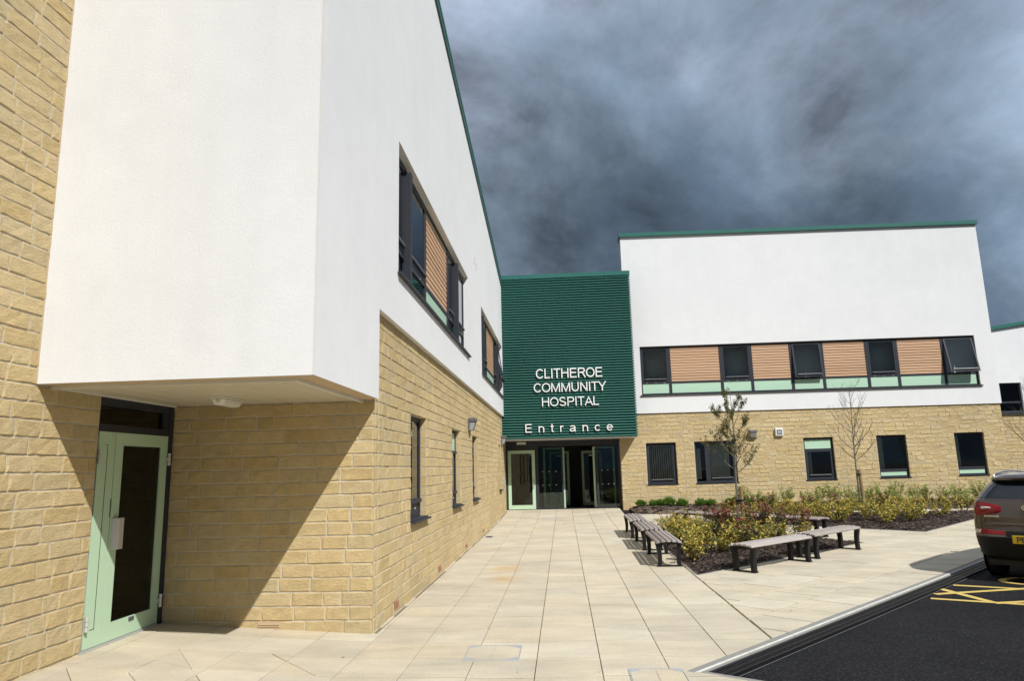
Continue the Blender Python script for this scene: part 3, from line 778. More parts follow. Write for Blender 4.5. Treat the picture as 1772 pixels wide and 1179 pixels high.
# ------------------------------------------------------------------ left wing
XB, XW, Y0, YF, XS = -2.14, -2.07, 7.97, 5.76, -4.52
LW = thing('hospital_wing', 'white-rendered two-storey wing on the left with a box overhanging the green door', 'building')
TB, TWH = TX(XB), TX(XW)
ROOF = lambda y: 10.503-.1403*(y-11.818)
HOLES = [(9.965,11.10,1.05,2.555), (13.75,14.84,1.05,2.555), (16.88,17.87,1.05,2.555), (23.9,24.63,1.05,2.555)]
B1 = (8.84,15.9,4.33,6.19); B2 = (18.6,25.2,4.30,6.13)
m = wall_sheet(MB(), TWH, YF, 25.45, 2.56, ROOF, [(7.90,26.5,1.0,3.62), B1, B2], 0, .26)
m.tquad(TWH, 7.9, 25.45, 3.62, 3.66, -.07)
TF = TY(YF)
m.add([(XS-.3,YF,2.56),(XW,YF,2.56),(XW,YF,ROOF(YF)),(XS-.3,YF,ROOF(YF))], [(0,1,2,3)])
m.add([(XW,25.45,3.62),(XB-.2,25.45,3.62),(XB-.2,25.45,ROOF(25.45)),(XW,25.45,ROOF(25.45))], [(0,1,2,3)])
m.build('rendered_wall', 'white', LW)
# corner bead seen as a fine vertical line
m = MB(); m.box((XW-.006,YF-.0035,2.56),(XW+.0035,YF+.006,11.2)); m.build('corner_bead','pvc',LW)
# roof, hidden walls and coping
m = MB(); m.add([(XW,YF,ROOF(YF)-.02),(XW,26.6,ROOF(26.6)-.02),(-13,26.6,ROOF(26.6)-.02),(-13,YF,ROOF(YF)-.02)], [(0,1,2,3)])
m.add([(-13,YF,-.1),(-13,26.6,-.1),(-13,26.6,ROOF(26.6)-.02),(-13,YF,ROOF(YF)-.02)], [(0,1,2,3)])
m.add([(-13,26.6,-.1),(XB-.3,26.6,-.1),(XB-.3,26.6,ROOF(26.6)-.02),(-13,26.6,ROOF(26.6)-.02)], [(0,1,2,3)])
m.build('roof', 'kerb', LW)
yy = [YF-.05, 9, 12, 15, 18, 21, 23.4, 25.5]
for a, b in zip(yy[:-1], yy[1:]):
    m = MB(); b2 = b-.006
    m.hexa([(XW-.3,a,ROOF(a)-.02),(XW+.055,a,ROOF(a)-.02),(XW+.055,b2,ROOF(b2)-.02),(XW-.3,b2,ROOF(b2)-.02),(XW-.3,a,ROOF(a)+.06),(XW+.055,a,ROOF(a)+.06),(XW+.055,b2,ROOF(b2)+.06),(XW-.3,b2,ROOF(b2)+.06)])
    m.hexa([(XW+.012,a,ROOF(a)-.12),(XW+.042,a,ROOF(a)-.12),(XW+.042,b2,ROOF(b2)-.12),(XW+.012,b2,ROOF(b2)-.12),(XW+.012,a,ROOF(a)-.022),(XW+.042,a,ROOF(a)-.022),(XW+.042,b2,ROOF(b2)-.022),(XW+.012,b2,ROOF(b2)-.022)])
    m.build('roof_coping', 'green', LW)
# soffit under the box
m = MB(); zs_ = 2.56
m.box((XS, YF+.004, zs_+.0), (XW-.004, YF+.16, zs_+.03)); m.box((XW-.19, YF+.162, zs_+.0), (XW-.004, 7.88, zs_+.03)); m.build('soffit_edge', 'tan', LW)
m = MB(); m.box((XS, YF+.162, zs_-.028),(XW-.195, YF+.20, zs_+.03)); m.box((XW-.232, YF+.202, zs_-.028),(XW-.195, Y0+.01, zs_+.03)); m.box((XS+.002,YF+.202,zs_-.022),(XS+.03,Y0,zs_+.01)); m.build('soffit_trim', 'pvc', LW)
sx = XS+.031; n = 9; wd = (XW-.234-sx)/n
for k in range(n):
    m = MB(); m.box((sx+wd*k+.007, YF+.203, zs_-.004), (sx+wd*(k+1)-.007, Y0+.02, zs_+.0)); m.build('soffit_board', 'cream', LW)
    if k: m = MB(); m.box((sx+wd*k-.006, YF+.203, zs_-.007), (sx+wd*k+.006, Y0+.01, zs_-.001)); m.build('soffit_bead', 'pvc', LW)
m = MB(); m.box((sx, YF+.2, zs_+.001), (XW-.2, Y0+.03, zs_+.04)); m.build('soffit_backing', 'pvc', LW)
# stonework
m = wall_sheet(MB(), TB, Y0+.012, 26.75, -.15, 3.72, HOLES, -.006, .2)
m = wall_sheet(m, TY(Y0), XS-.15, XB-.012, -.2, 2.66, [], -.006, .1)
m.build('mortar', 'mortar', LW)
BL = Bricks()
BL.wall('X', XB, lay(Y0+.058, 26.72, -.15, 3.66, HOLES, (8.17, 19.6)))
BL.wall('Y', Y0, lay(XS+.0, XB+.009, -.15, 2.58, []))
BL.build(LW, 300)
rb = MB()
T = TB
for (a, b, c, e), st in zip(HOLES, ('low_box', 'top_mint_low', 'low_box', 'low_box')):
    ground_window(LW, TB, -.11, a, b, c, e, st, .075, rb=rb)
me = rb.mesh('reveal_stone', ['brick']); o = link('reveal_stone', me, LW); o['kind'] = 'stuff'
band(LW, TWH, -.13, *B1, [('w',8.84,11.27),('p',11.27,13.57),('w',13.57,15.9)], (9.72, 14.42), 'glass')
band(LW, TWH, -.13, *B2, [('w',18.6,20.85),('p',20.85,23.15),('w',23.15,25.2,8)], (19.35, 23.95), 'glass')
for (y, z) in ((17.2, 7.0), (17.55, 6.93), (25.0, 6.9)):
    m = MB(); m.tbox(TWH, y-.03, y+.03, z-.09, z+.09, -.02, .012); m.build('wall_vent', 'alu', LW)
# green door in the recess
DP = -4.545; TD = TX(DP)
fr = MB(); za, zt = .145, 2.55
fr.tbox(TD, 7.885, 7.965, za, zt, -.05, .03); fr.tbox(TD, 6.60, 6.655, za, zt, -.05, .012); fr.tbox(TD, 6.655, 7.885, 2.205, 2.275, -.05, .02); fr.tbox(TD, 6.655, 7.885, 2.46, zt, -.05, .02); fr.tbox(TD, 7.79, 7.885, 2.275, 2.46, -.05, .012)
door = fr.build('door', 'anth', LW)
m = MB(); m.tbox(TD, 6.655, 7.79, 2.275, 2.46, -.03, -.022); m.build('transom_pane', 'glassd', door)
m = MB(); m.frame(TD, 6.925, 7.88, .165, 2.20, .13, -.03, .022, 0, .17); lf = m.build('door_leaf', 'mintd', door)
m = MB(); m.tbox(TD, 6.66, 6.915, .165, 2.20, -.03, .022); sl_ = m.build('side_leaf', 'mintd', door)
m = MB(); m.tbox(TD, 7.05, 7.755, .33, 2.075, -.02, .006); m.build('door_pane', 'glassd', door)
m = MB(); m.tbox(TD, 6.795, 6.802, .33, 2.07, .0215, .0235); m.tbox(TD, 6.735, 6.802, .325, .331, .0215, .0235); m.tbox(TD, 6.76, 6.802, 2.068, 2.074, .0215, .0235); m.tbox(TD, 6.905, 6.9145, 1.36, 1.54, .0215, .026); m.build('door_groove', 'ink', door)
m = MB(); p = [(6.955,.022),(7.115,.022),(7.06,.085),(6.985,.085)]
m.add([TD(u,z,d) for z in (1.04,1.345) for u,d in p], [(0,1,2,3),(4,5,6,7),(0,1,5,4),(1,2,6,5),(2,3,7,6),(3,0,4,7)]); m.build('pull_handle', 'alu', door, bevel=.004)
m = MB(); m.tbox(TD, 7.35, 7.44, .285, .325, .022, .027); m.build('lock_plate', 'grey', door)
m = MB(); m.tbox(TD, 6.855, 6.875, 2.155, 2.18, .022, .026); m.build('lock_barrel', 'alu', door)
for u, z in ((7.885,1.94),(7.885,.40),(6.655,1.955),(6.655,.40)):
    m = MB()
    for q in range(3): m.tube([TD(u, z-.07+.047*q, .045), TD(u, z-.07+.047*q+.043, .045)], [.017,.017], 8)
    m.tbox(TD, u-(.05 if u > 7 else .0), u+(.0 if u > 7 else .045), z-.022, z+.022, .02, .036); m.build('hinge', 'alu', door)
m = MB(); m.tbox(TD, 6.6, 7.965, .09, .16, -.08, .03); m.build('threshold', 'steel', door)
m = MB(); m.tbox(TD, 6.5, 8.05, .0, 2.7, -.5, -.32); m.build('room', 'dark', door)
m = MB()
for k in range(4): m.tbox(TY(Y0), -3.41, -3.17, .045+.022*k, .057+.022*k, -.02, .014)
m.tbox(TY(Y0), -3.41, -3.17, .03, .15, -.02, .004); m.build('air_grille', 'tan', LW)
for y in (9.1, 12.25, 15.6, 19.0):
    m = MB(); z = gz(-2, y)+.10
    for k in range(3): m.tbox(TB, y-.115, y+.115, z-.035+.025*k, z-.018+.025*k, -.02, .013)
    m.tbox(TB, y-.115, y+.115, z-.04, z+.04, -.02, .007); m.build('air_brick', 'terra', LW)

# ------------------------------------------------------------------ stone wall at the left edge
SW = thing('stone_wall', 'tall buff stone-block wall at the left edge beside the green door', 'wall')
TS = TX(XS)
SH = [(YF+.02, 6.9, 2.6, 20)]
m = wall_sheet(MB(), TS, 2.6, 6.64, -.1, 9.9, SH, -.006, .1); m.tquad(TY(6.64), XS-.12, XS-.012, 0, 2.6, 0)
m.add([(XS-.012,2.6,-.1),(-12,2.6,-.1),(-12,2.6,9.9),(XS-.012,2.6,9.9)], [(0,1,2,3)]); m.add([(XS-.012,2.6,9.9),(-12,2.6,9.9),(-12,YF,9.9),(XS-.012,YF,9.9)], [(0,1,2,3)])
m.build('mortar', 'mortar', SW)
BS = Bricks(); BS.wall('X', XS, lay(2.6, 6.645, 0, 9.9, SH)); BS.build(SW, 300)
m = MB(); m.tbox(TS, YF-.018, YF+.018, 2.57, 9.8, -.03, .004); m.build('sealant_joint', 'tan', SW)

# ------------------------------------------------------------------ entrance block
EB = thing('entrance_block', 'entrance block clad in green ribbed metal between the two white wings', 'building')
GX0, GX1, GY_, GZ0, GZ1 = -2.135, 2.70, 25.42, 2.79, 8.70
TE = TY(GY_)
m = MB(); m.box((GX0, GY_+.05, GZ0), (GX1-.04, 30, GZ1)); m.build('core', 'greend', EB)
NR = 62; ph = (GZ1-GZ0)/NR
for k in range(NR):
    z = GZ0+ph*k; x0 = GX0
    if z > 3.6: x0 = XW+.004
    x0 = GX0 if z < 3.62-ph else max(GX0, XW+.006)
    prof = [(z+ph*.10,-.045)]+[(z+ph*.42-ph*.33*math.cos(math.pi*q/7), .05*math.sin(math.pi*q/7)-.012) for q in range(8)]+[(z+ph*.74,-.045)]
    xx = [x0, -.53, 2.42, GX1]; mb = MB()
    for a, b in zip(xx[:-1], xx[1:]):
        vs = [TE(a+.0015, zz_, d) for zz_, d in prof]+[TE(b-.0015, zz_, d) for zz_, d in prof]; q = len(prof)
        mb.add(vs, [tuple(range(q))[::-1], tuple(range(q, 2*q))]+[(i, i+1, q+i+1, q+i) for i in range(q-1)])
    o = mb.build('cladding_rib', 'green', EB)
xx = [GX0-.02, -1.35, .1, 1.75, GX1+.01]
for a, b in zip(xx[:-1], xx[1:]):
    m = MB(); m.box((a+.003, GY_-.05, GZ1+.005), (b-.003, GY_+.35, GZ1+.165)); m.build('roof_coping', 'green', EB)
m = MB(); m.box((GX0, GY_+.01, GZ0-.035), (GX1-.02, 26.66, GZ0-.004)); m.build('soffit', 'alu', EB)
# glazed screen
YD = 26.69; TG = TY(YD); zf = .255
m = MB()
m.tbox(TG, -2.13, 2.11, 2.545, 2.76, -.10, .02)                      # header
for a, b in ((-2.13,-2.06),(-1.03,-.91),(2.03,2.11),(1.22,1.30),(-.05,.0)): m.tbox(TG, a, b, zf, 2.545, -.10, .03 if a != -.05 else -.0)
m.tbox(TG, -2.06, -1.03, 2.42, 2.545, -.10, .015); m.tbox(TG, -.91, -.05, zf, zf+.05, -.10, .01); m.tbox(TG, 1.30, 2.03, zf, zf+.05, -.10, .01)
scr = m.build('entrance_screen', 'anth', EB)
m = MB(); m.frame(TG, -2.05, -1.04, zf+.01, 2.415, .115, -.06, .022, 0, .15); dl = m.build('entrance_door', 'mintd', EB)
m = MB(); m.tbox(TG, -1.935, -1.155, zf+.16, 2.30, -.03, -.02); m.build('door_pane', 'glassc', dl)
m = MB(); m.tube([TG(-1.10,1.05,.022),TG(-1.10,1.05,.075),TG(-1.10,1.12,.085),TG(-1.10,1.28,.085),TG(-1.10,1.35,.075),TG(-1.10,1.35,.022)], [.013]*6, 8); m.build('pull_handle', 'steel', dl, smooth=True)
for a, b in ((-.91,-.05),(1.30,2.03)):
    m = MB(); m.tbox(TG, a, b, zf+.05, 2.545, -.02, -.01); m.build('side_pane', 'glassc', scr)
    mm = MB()
    for zz_ in (1.12, 1.62):
        for q in range(3): uu = a+.14+q*(b-a)*.29; mm.tbox(TG, uu-.02, uu+.02, zz_-.012, zz_+.012, -.0095, -.0075)
    mm.build('pane_dots', 'alu', scr)
for a, b in ((-.74,.06),(1.12,1.93)):                               # sliding leaves standing open behind the side panes
    m = MB(); m.frame(TG, a, b, zf+.02, 2.50, .075, -.20, -.13, 0, .11); q = m.build('sliding_leaf', 'mintd', EB)
    m = MB(); m.tbox(TG, a+.07, b-.07, zf+.12, 2.43, -.17, -.16); m.build('leaf_pane', 'glassc', q)
# lobby behind
m = MB(); a, b, c, e, d0, d1 = -2.1, 2.09, .25, 2.78, -.11, -4.2
m.add([TG(a,c,d0),TG(b,c,d0),TG(b,e,d0),TG(a,e,d0),TG(a,c,d1),TG(b,c,d1),TG(b,e,d1),TG(a,e,d1)], [(0,1,5,4),(1,2,6,5),(2,3,7,6),(3,0,4,7),(4,5,6,7)]); m.build('lobby', 'lobby', EB)
m = MB(); m.box((-2.09,26.70,.19),(2.09,27.9,.262)); m.build('entrance_mat','ink',EB)
for a, b in ((-.55,.25),(.75,1.55)):                                # inner lobby doors
    m = MB(); m.frame(TG, a, b, zf+.01, 2.40, .09, -2.25, -2.19, 0, .13); q = m.build('inner_door', 'mintd', EB)
    m = MB(); m.tbox(TG, a+.085, b-.085, zf+.13, 2.32, -2.22, -2.21); m.build('leaf_pane', 'glassc', q)
    m = MB(); m.tbox(TG, a+.3, a+.62, 2.18, 2.26, -2.185, -2.18); m.build('door_notice', 'pvc', q)
m = MB(); m.tbox(TG, -1.70, -1.36, 2.635, 2.72, .0201, .05); m.build('sensor_cover', 'pvc', EB)
m = MB(); m.tbox(TB, 25.75, 26.05, 1.17, 1.51, -.01, .02); tag(m.build('intercom_panel', 'alu'), 'flat metal intercom panel on the stone just left of the entrance door', 'intercom')

# lettering: strokes of even weight, one mesh per letter
def arc_(cx, cy, rx, ry, a0, a1, n=14): return [(cx+rx*math.cos(rad(a0+(a1-a0)*k/n)), cy+ry*math.sin(rad(a0+(a1-a0)*k/n))) for k in range(n+1)]
SW_ = .135
def glyphs():
    h = SW_/2; G = {}
    t, b = 1-h, h
    G['C'] = (.93, [arc_(.485,.5,.385,.435,38,322,22)]); G['O'] = (.99, [arc_(.495,.5,.415,.435,90,450,28)])
    G['L'] = (.72, [[(.12,1),(.12,b),(.66,b)]]); G['I'] = (.32, [[(.16,0),(.16,1)]]); G['T'] = (.80, [[(.03,t),(.77,t)],[(.40,t),(.40,0)]])
    G['H'] = (.95, [[(.14,0),(.14,1)],[(.81,0),(.81,1)],[(.14,.53),(.81,.53)]]); G['E'] = (.88, [[(.80,t),(.15,t),(.15,b),(.82,b)],[(.15,.53),(.76,.53)]])
    G['R'] = (.95, [[(.15,0),(.15,t),(.52,t)]+arc_(.56,.735,.24,.20,90,-90,12)+[(.15,.50)],[(.52,.50),(.66,.38),(.88,0)]])
    G['P'] = (.88, [[(.15,0),(.15,t),(.50,t)]+arc_(.54,.70,.24,.235,90,-90,12)+[(.15,.455)]])
    G['M'] = (1.13, [[(.14,0),(.14,t),(.18,t),(.565,b),(.95,t),(.99,t),(.99,0)]]); G['N'] = (.96, [[(.14,0),(.14,t),(.17,t),(.78,b),(.81,b),(.81,1)]])
    G['U'] = (.96, [[(.14,1),(.14,.40)]+arc_(.475,.38,.335,.315,180,360,14)+[(.81,1)]]); G['Y'] = (.86, [[(.04,1),(.43,.42),(.82,1)],[(.43,.42),(.43,0)]])
    G['S'] = (.88, [arc_(.43,.735,.29,.20,25,250,14)+arc_(.45,.27,.315,.205,78,-160,14)]); G['A'] = (.90, [[(.04,0),(.45,t-.02),(.86,0)],[(.18,.33),(.72,.33)]])
    G['K'] = (.90, [[(.15,0),(.15,1)],[(.82,1),(.17,.36)],[(.38,.55),(.86,0)]]); G['G'] = (.99, [arc_(.49,.5,.395,.435,40,325,22)+[(.86,.45),(.53,.45)]]); G['1'] = (.5, [[(.10,.74),(.30,.92),(.30,0)]])
    x = .725; xt = x-h
    G['n'] = (.76, [[(.13,0),(.13,x)],[(.13,.42)]+arc_(.385,.42,.25,.235,180,0,12)+[(.635,0)]]); G['t'] = (.40, [[(.19,.95),(.19,.17)]+arc_(.29,.165,.10,.10,180,275,6)+[(.38,.07)],[(.03,xt),(.37,xt)]])
    G['r'] = (.46, [[(.13,0),(.13,x)],[(.13,.40)]+arc_(.33,.42,.20,.235,180,75,8)+[(.44,.645)]]); G['c'] = (.70, [arc_(.36,.36,.27,.30,42,318,18)])
    G['e'] = (.76, [[(.10,.37),(.655,.37)]+arc_(.375,.36,.28,.30,2,318,22)]); G['a'] = (.76, [arc_(.36,.50,.25,.16,160,0,10)+[(.61,.14),(.66,0)],[(.61,.40),(.40,.37)]+arc_(.29,.20,.20,.135,75,270,10)+arc_(.33,.30,.28,.235,270,350,8)])
    return G
GLY = glyphs()
def ribbon(mb, pts, w, sx, sz, ox, oz, y0, y1):
    P = [Vector((x*sx, z*sz)) for x, z in pts]; n = len(P); closed = (P[0]-P[-1]).length < 1e-4; L = []; Rr = []
    for i in range(n):
        if closed: a, c = P[(i-1) % (n-1)] if i else P[n-2], P[(i+1) % (n-1)] if i < n-1 else P[1]
        else: a, c = P[max(i-1,0)], P[min(i+1,n-1)]
        d1 = (P[i]-a); d2 = (c-P[i]); d1 = d1.normalized() if d1.length > 1e-6 else d2.normalized(); d2 = d2.normalized() if d2.length > 1e-6 else d1
        n1_, n2_ = Vector((-d1.y,d1.x)), Vector((-d2.y,d2.x)); m_ = (n1_+n2_); m_ = m_.normalized() if m_.length > 1e-3 else n1_; k = min(1.9, 1/max(.4, m_.dot(n1_)))
        L.append(P[i]+m_*w/2*k); Rr.append(P[i]-m_*w/2*k)
    vs = []
    for l, r in zip(L, Rr): vs += [(ox+l.x,y0,oz+l.y),(ox+r.x,y0,oz+r.y),(ox+r.x,y1,oz+r.y),(ox+l.x,y1,oz+l.y)]
    mb.add(vs, [(0,1,2,3),tuple(4*(n-1)+i for i in (3,2,1,0))]+[(4*k+i,4*k+(i+1)%4,4*k+4+(i+1)%4,4*k+4+i) for k in range(n-1) for i in range(4)])
def text_layout(txt, xa, xb, zb, hc, y0, y1, w=1.0, track=0.0):
    tot = sum(GLY[ch][0] for ch in txt)+track*(len(txt)-1); sx = (xb-xa)/(tot-.12); x = xa-.06*sx; out = []
    for ch in txt:
        mb = MB()
        for q, st in enumerate(GLY[ch][1]): ribbon(mb, st, SW_*hc*w, sx, hc, x, zb, y0-.0006*q, y1)
        out.append(mb); x += (GLY[ch][0]+track)*sx
    return out
def words(name, label, lines, track=0.0):
    """lines: text, left x, right x, baseline z, cap height"""
    f = lines[0]; org = Vector(((f[1]+f[2])/2, GY_-.06, f[3])); t = thing(name, label, 'sign', org)
    for txt, xa, xb, zb, hc in lines:
        for mb in text_layout(txt, xa-org.x, xb-org.x, zb-org.z, hc, -.035, .015, .86, track): mb.build('letter', 'lett', t)
words('hospital_sign', 'raised white capitals reading CLITHEROE COMMUNITY HOSPITAL on the green cladding', [('CLITHEROE', -.85, 1.535, 4.94, .355), ('COMMUNITY', -.945, 1.63, 4.44, .335), ('HOSPITAL', -.675, 1.365, 3.925, .325)])
words('entrance_sign', 'widely spaced raised white word Entrance low on the green cladding', [('Entrance', -1.305, 1.815, 3.005, .31)], .62)
# ------------------------------------------------------------------ right wing
YR = 26.42
RW = thing('hospital_wing', 'white-rendered wing facing the viewer with stone ground floor and timber window band', 'building')
TR = lambda u, z, d=0: (u, YR-d, z+.0075*(u-3)); TRW = TY(YR-.05)
RX0, RX1 = 2.13, 15.72
RH = [(a, b, 1.06, 2.555) for a, b in ((3.06,4.15),(4.81,6.30),(8.71,9.765),(11.275,12.31),(13.975,14.99))]
BR_ = (3.03,15.12,4.33,6.155)
RTOP = lambda x: 10.50-.0085*(x-2.6)
m = wall_sheet(MB(), TRW, 2.52, RX1+.02, 3.65, RTOP, [BR_], 0, .3)
m.add([(2.52,YR-.05,3.65),(2.52,YR+.55,3.65),(2.52,YR+.55,10.48),(2.52,YR-.05,10.48)], [(0,1,2,3)]); m.add([(RX1+.02,YR-.05,3.65),(RX1+.02,36,3.65),(RX1+.02,36,10.36),(RX1+.02,YR-.05,10.36)], [(0,1,2,3)])
m.add([(2.52,YR+.55,3.65),(RX1+.02,YR+.55,3.65),(RX1+.02,YR+.55,10.36),(2.52,YR+.55,10.48)], [(0,1,2,3)])
m.add([(2.52,YR-.05,3.65),(RX1+.02,YR-.05,3.65),(RX1+.02,YR+.1,3.65),(2.52,YR+.1,3.65)], [(0,1,2,3)])
m.build('rendered_wall', 'white', RW)
m = MB(); m.box((2.5,YR+.56,8.3),(RX1,36,8.4)); m.build('roof', 'kerb', RW)
m = MB(); m.tbox(TRW, 9.02, 9.034, 6.2, 10.4, -.02, .0016); m.build('render_joint', 'white', RW)
xx = [2.47, 4.6, 7.6, 10.6, 13.6, RX1+.07]
for a, b in zip(xx[:-1], xx[1:]):
    m = MB(); z0, z1 = RTOP(a), RTOP(b); y0, y1 = YR-.13, YR+.62
    m.hexa([(a+.003,y0,z0-.02),(b-.003,y0,z1-.02),(b-.003,y1,z1-.02),(a+.003,y1,z0-.02),(a+.003,y0,z0+.125),(b-.003,y0,z1+.125),(b-.003,y1,z1+.125),(a+.003,y1,z0+.125)]); m.build('roof_coping', 'green', RW)
m = MB(); m.box((2.495,YR-.06,8.2),(2.515,YR+.02,10.48)); m.build('shaded_return_strip', 'grey', RW)  # dark grey strip paints in the shade of the narrow side return
m = wall_sheet(MB(), TR, RX0+.01, RX1-.012, .2, 3.7, RH, -.006, .2)
m.add([(RX0+.012,YR+.01,.2),(RX0+.012,26.75,.2),(RX0+.012,26.75,3),(RX0+.012,YR+.01,3)], [(0,1,2,3)]); m.add([(RX1-.012,YR+.01,.2),(RX1-.012,36,.2),(RX1-.012,36,3.7),(RX1-.012,YR+.01,3.7)], [(0,1,2,3)])
m.build('mortar', 'mortar', RW)
BB = Bricks(.0095); BB.wall('Y', YR, lay(RX0, RX1, .15, 3.66, RH, (4.43, 10.15)), .0075)
for xj in (4.43, 10.15):
    m = MB(); m.tbox(TR, xj-.0095, xj+.0095, .2, 3.62, -.03, .001); m.build('movement_joint', 'tan', RW)
ret = lay(YR+.06, 26.72, .15, 2.8, [])
BB.build(RW, 300)
rr = MB()                                                            # return beside the entrance, facing left
for u, z, L, var in ret: rr.tbox(lambda a, zz_, d=0: (RX0-d, a, zz_), u, u+L, z, z+.141, -.04, .006)
q = rr.build('return_stone', 'brick', RW); q['kind'] = 'stuff'
rb = MB()
w1 = ground_window(RW, TR, -.10, *RH[0], 'plain', .02, rb=rb); blinds(w1, TR, RH[0][0]+.13, RH[0][1]-.1, 1.2, 2.5, -.20, 11, 55)
w2 = ground_window(RW, TR, -.10, *RH[1], 'split', .02, rb=rb); blinds(w2, TR, RH[1][0]+.55, RH[1][1]-.22, 1.2, 2.42, -.20, 8, 18); blinds(w2, TR, RH[1][0]+.08, RH[1][0]+.24, 1.2, 2.3, -.20, 2, 20)
w3 = ground_window(RW, TR, -.10, *RH[2], 'top_mint', .02, rb=rb); blinds(w3, TR, RH[2][0]+.08, RH[2][0]+.30, 1.2, 2.2, -.20, 3, 30, 'curtain_fold')
w4 = ground_window(RW, TR, -.10, *RH[3], 'low_mint', .02, rb=rb); blinds(w4, TR, RH[3][0]+.06, RH[3][0]+.27, 1.35, 2.5, -.20, 3, 30, 'curtain_fold')
w5 = ground_window(RW, TR, -.10, *RH[4], 'low_mint', .02, rb=rb); blinds(w5, TR, RH[4][0]+.06, RH[4][0]+.22, 1.35, 2.5, -.20, 2, 30, 'curtain_fold')
me = rb.mesh('reveal_stone', ['brick']); o = link('reveal_stone', me, RW); o['kind'] = 'stuff'
E_ = [3.03,4.11,6.01,7.11,8.57,9.70,11.29,12.36,13.99,15.12]; tl = {8.57: 7, 13.99: 13}
band(RW, TRW, -.10, *BR_, [('w' if i % 2 == 0 else 'p', E_[i], E_[i+1], tl.get(E_[i], 0)) for i in range(9)])

# ------------------------------------------------------------------ far wing beyond the right wing
FW = thing('hospital_wing', 'farthest white wing set back at the right edge beyond the parked car', 'building')
YFR = 32.0; TFW = TY(YFR); FT = lambda x: 7.28+.135*(x-19)
FHO = (18.72,20.02,3.66,4.93)
m = wall_sheet(MB(), TFW, 15.7, 34, 3.57, FT, [FHO], 0, .22); m.build('rendered_wall', 'white', FW)
m = MB()
m.hexa([(15.7,YFR-.1,FT(15.7)),(34,YFR-.1,FT(34)),(34,YFR+8,FT(34)),(15.7,YFR+8,FT(15.7)),(15.7,YFR-.1,FT(15.7)+.15),(34,YFR-.1,FT(34)+.15),(34,YFR+8,FT(34)+.15),(15.7,YFR+8,FT(15.7)+.15)]); m.build('roof_coping', 'green', FW)
m = wall_sheet(MB(), TFW, 15.7, 34, .2, 3.62, [], -.062, .1); m.build('mortar', 'mortar', FW)
BF = Bricks(); BF.wall('Y', YFR+.05, [b for b in lay(15.7, 34, .3, 3.6, [])]); BF.build(FW, 40)
w = MB(); w.frame(TFW, *FHO, .06, -.2, -.10); w.tbox(TFW, FHO[0]+.06, FHO[1]-.06, 4.05, 4.13, -.2, -.09); w.tbox(TFW, FHO[0]+.28, FHO[0]+.36, FHO[2]+.06, FHO[3]-.06, -.2, -.09); w = w.build('window', 'anth', FW)
g = MB(); g.tquad(TFW, FHO[0]+.06, FHO[1]-.06, FHO[2]+.06, FHO[3]-.06, -.15); g.build('pane', 'glass', w)
sash(w, TFW, FHO[0]+.07, FHO[0]+.29, 4.14, FHO[3]-.07, -.08, 12)
g = MB(); g.tbox(TFW, FHO[0]-.04, FHO[1]+.05, FHO[2]-.05, FHO[2]-.004, -.02, .06); g.build('window_sill', 'anth', w)
room(w, TFW, *FHO, -.21)

# ------------------------------------------------------------------ things fixed to the walls
def wall_light(T, u, z, label):
    t = thing('wall_light', label, 'wall light', T(u, z, 0), 0, 'bulkhead lights on the stone walls'); o = Vector(T(u, z, 0)); TT = lambda a, b, d=0: tuple(Vector(T(u+a, z+b, d))-o)
    p = [(-.13,0),(.13,0),(.12,.12),(-.12,.12)]
    def pr(prof, zs, name, mt, bev=.008):
        m = MB(); vs = [TT(a, zs[k][0], d*zs[k][1]) for k in range(2) for a, d in prof]; m.add(vs, [(0,1,2,3),(4,5,6,7),(0,1,5,4),(1,2,6,5),(2,3,7,6),(3,0,4,7)]); m.build(name, mt, t, bevel=bev)
    m = MB(); m.tbox(TT, -.14, .14, -.15, .15, -.008, .035); m.build('housing', 'grey', t, bevel=.008)
    pr([(-.14,.035),(.14,.035),(.135,.19),(-.135,.19)], ((.06,1),(.148,.95)), 'hood', 'grey')
    pr([(-.125,.035),(.125,.035),(.115,.175),(-.115,.175)], ((-.14,.62),(.058,1)), 'lens', 'lens', .02)
    return t
wall_light(TB, 16.25, 2.77, 'grey bulkhead light on the left stone wall above the narrow windows')
wall_light(TB, 25.0, 2.75, 'grey bulkhead light on the left stone wall close to the entrance corner')
wall_light(TR, 6.93, 2.75, 'grey bulkhead light partly behind the leafy young tree')
t = thing('wall_sounder', 'white square sounder box with dark square grille on the right stone wall', 'alarm box', (7.87, YR, 2.83)); TT = lambda a, b, d=0: (a, -d, b)
m = MB(); m.tbox(TT, -.145, .145, -.145, .145, -.008, .10); m.build('box', 'pvc', t, bevel=.03)
m = MB(); m.tbox(TT, -.09, .09, -.09, .09, .10, .104); g = m.build('grille', 'grey', t)
m = MB()
for k in range(3): m.tbox(TT, -.06+.045*k, -.03+.045*k, -.06, .06, .104, .107)
m.tbox(TT, -.07, .07, -.008, .008, .107, .109); m.build('grille_bars', 'alu', g)
t = thing('soffit_light', 'small white light fitting under the overhanging box beside the green door', 'soffit light', (-3.56, 7.3, 2.556))
m = MB(); m.box((-.085,-.24,-.018),(.085,.24,0)); m.build('base', 'pvc', t, bevel=.006)
m = MB(); vs = [(-.075,-.22,-.018),(.075,-.22,-.018),(.075,.22,-.018),(-.075,.22,-.018),(-.055,-.19,-.085),(.055,-.19,-.085),(.055,.19,-.085),(-.055,.19,-.085)]; m.hexa(vs); m.build('diffuser', 'pvc', t, bevel=.018)
m = MB(); m.tube([(0,-.2055,-.045),(0,-.218,-.045)], [.02,.02], 12); m.build('screw_cap', 'alu', t)

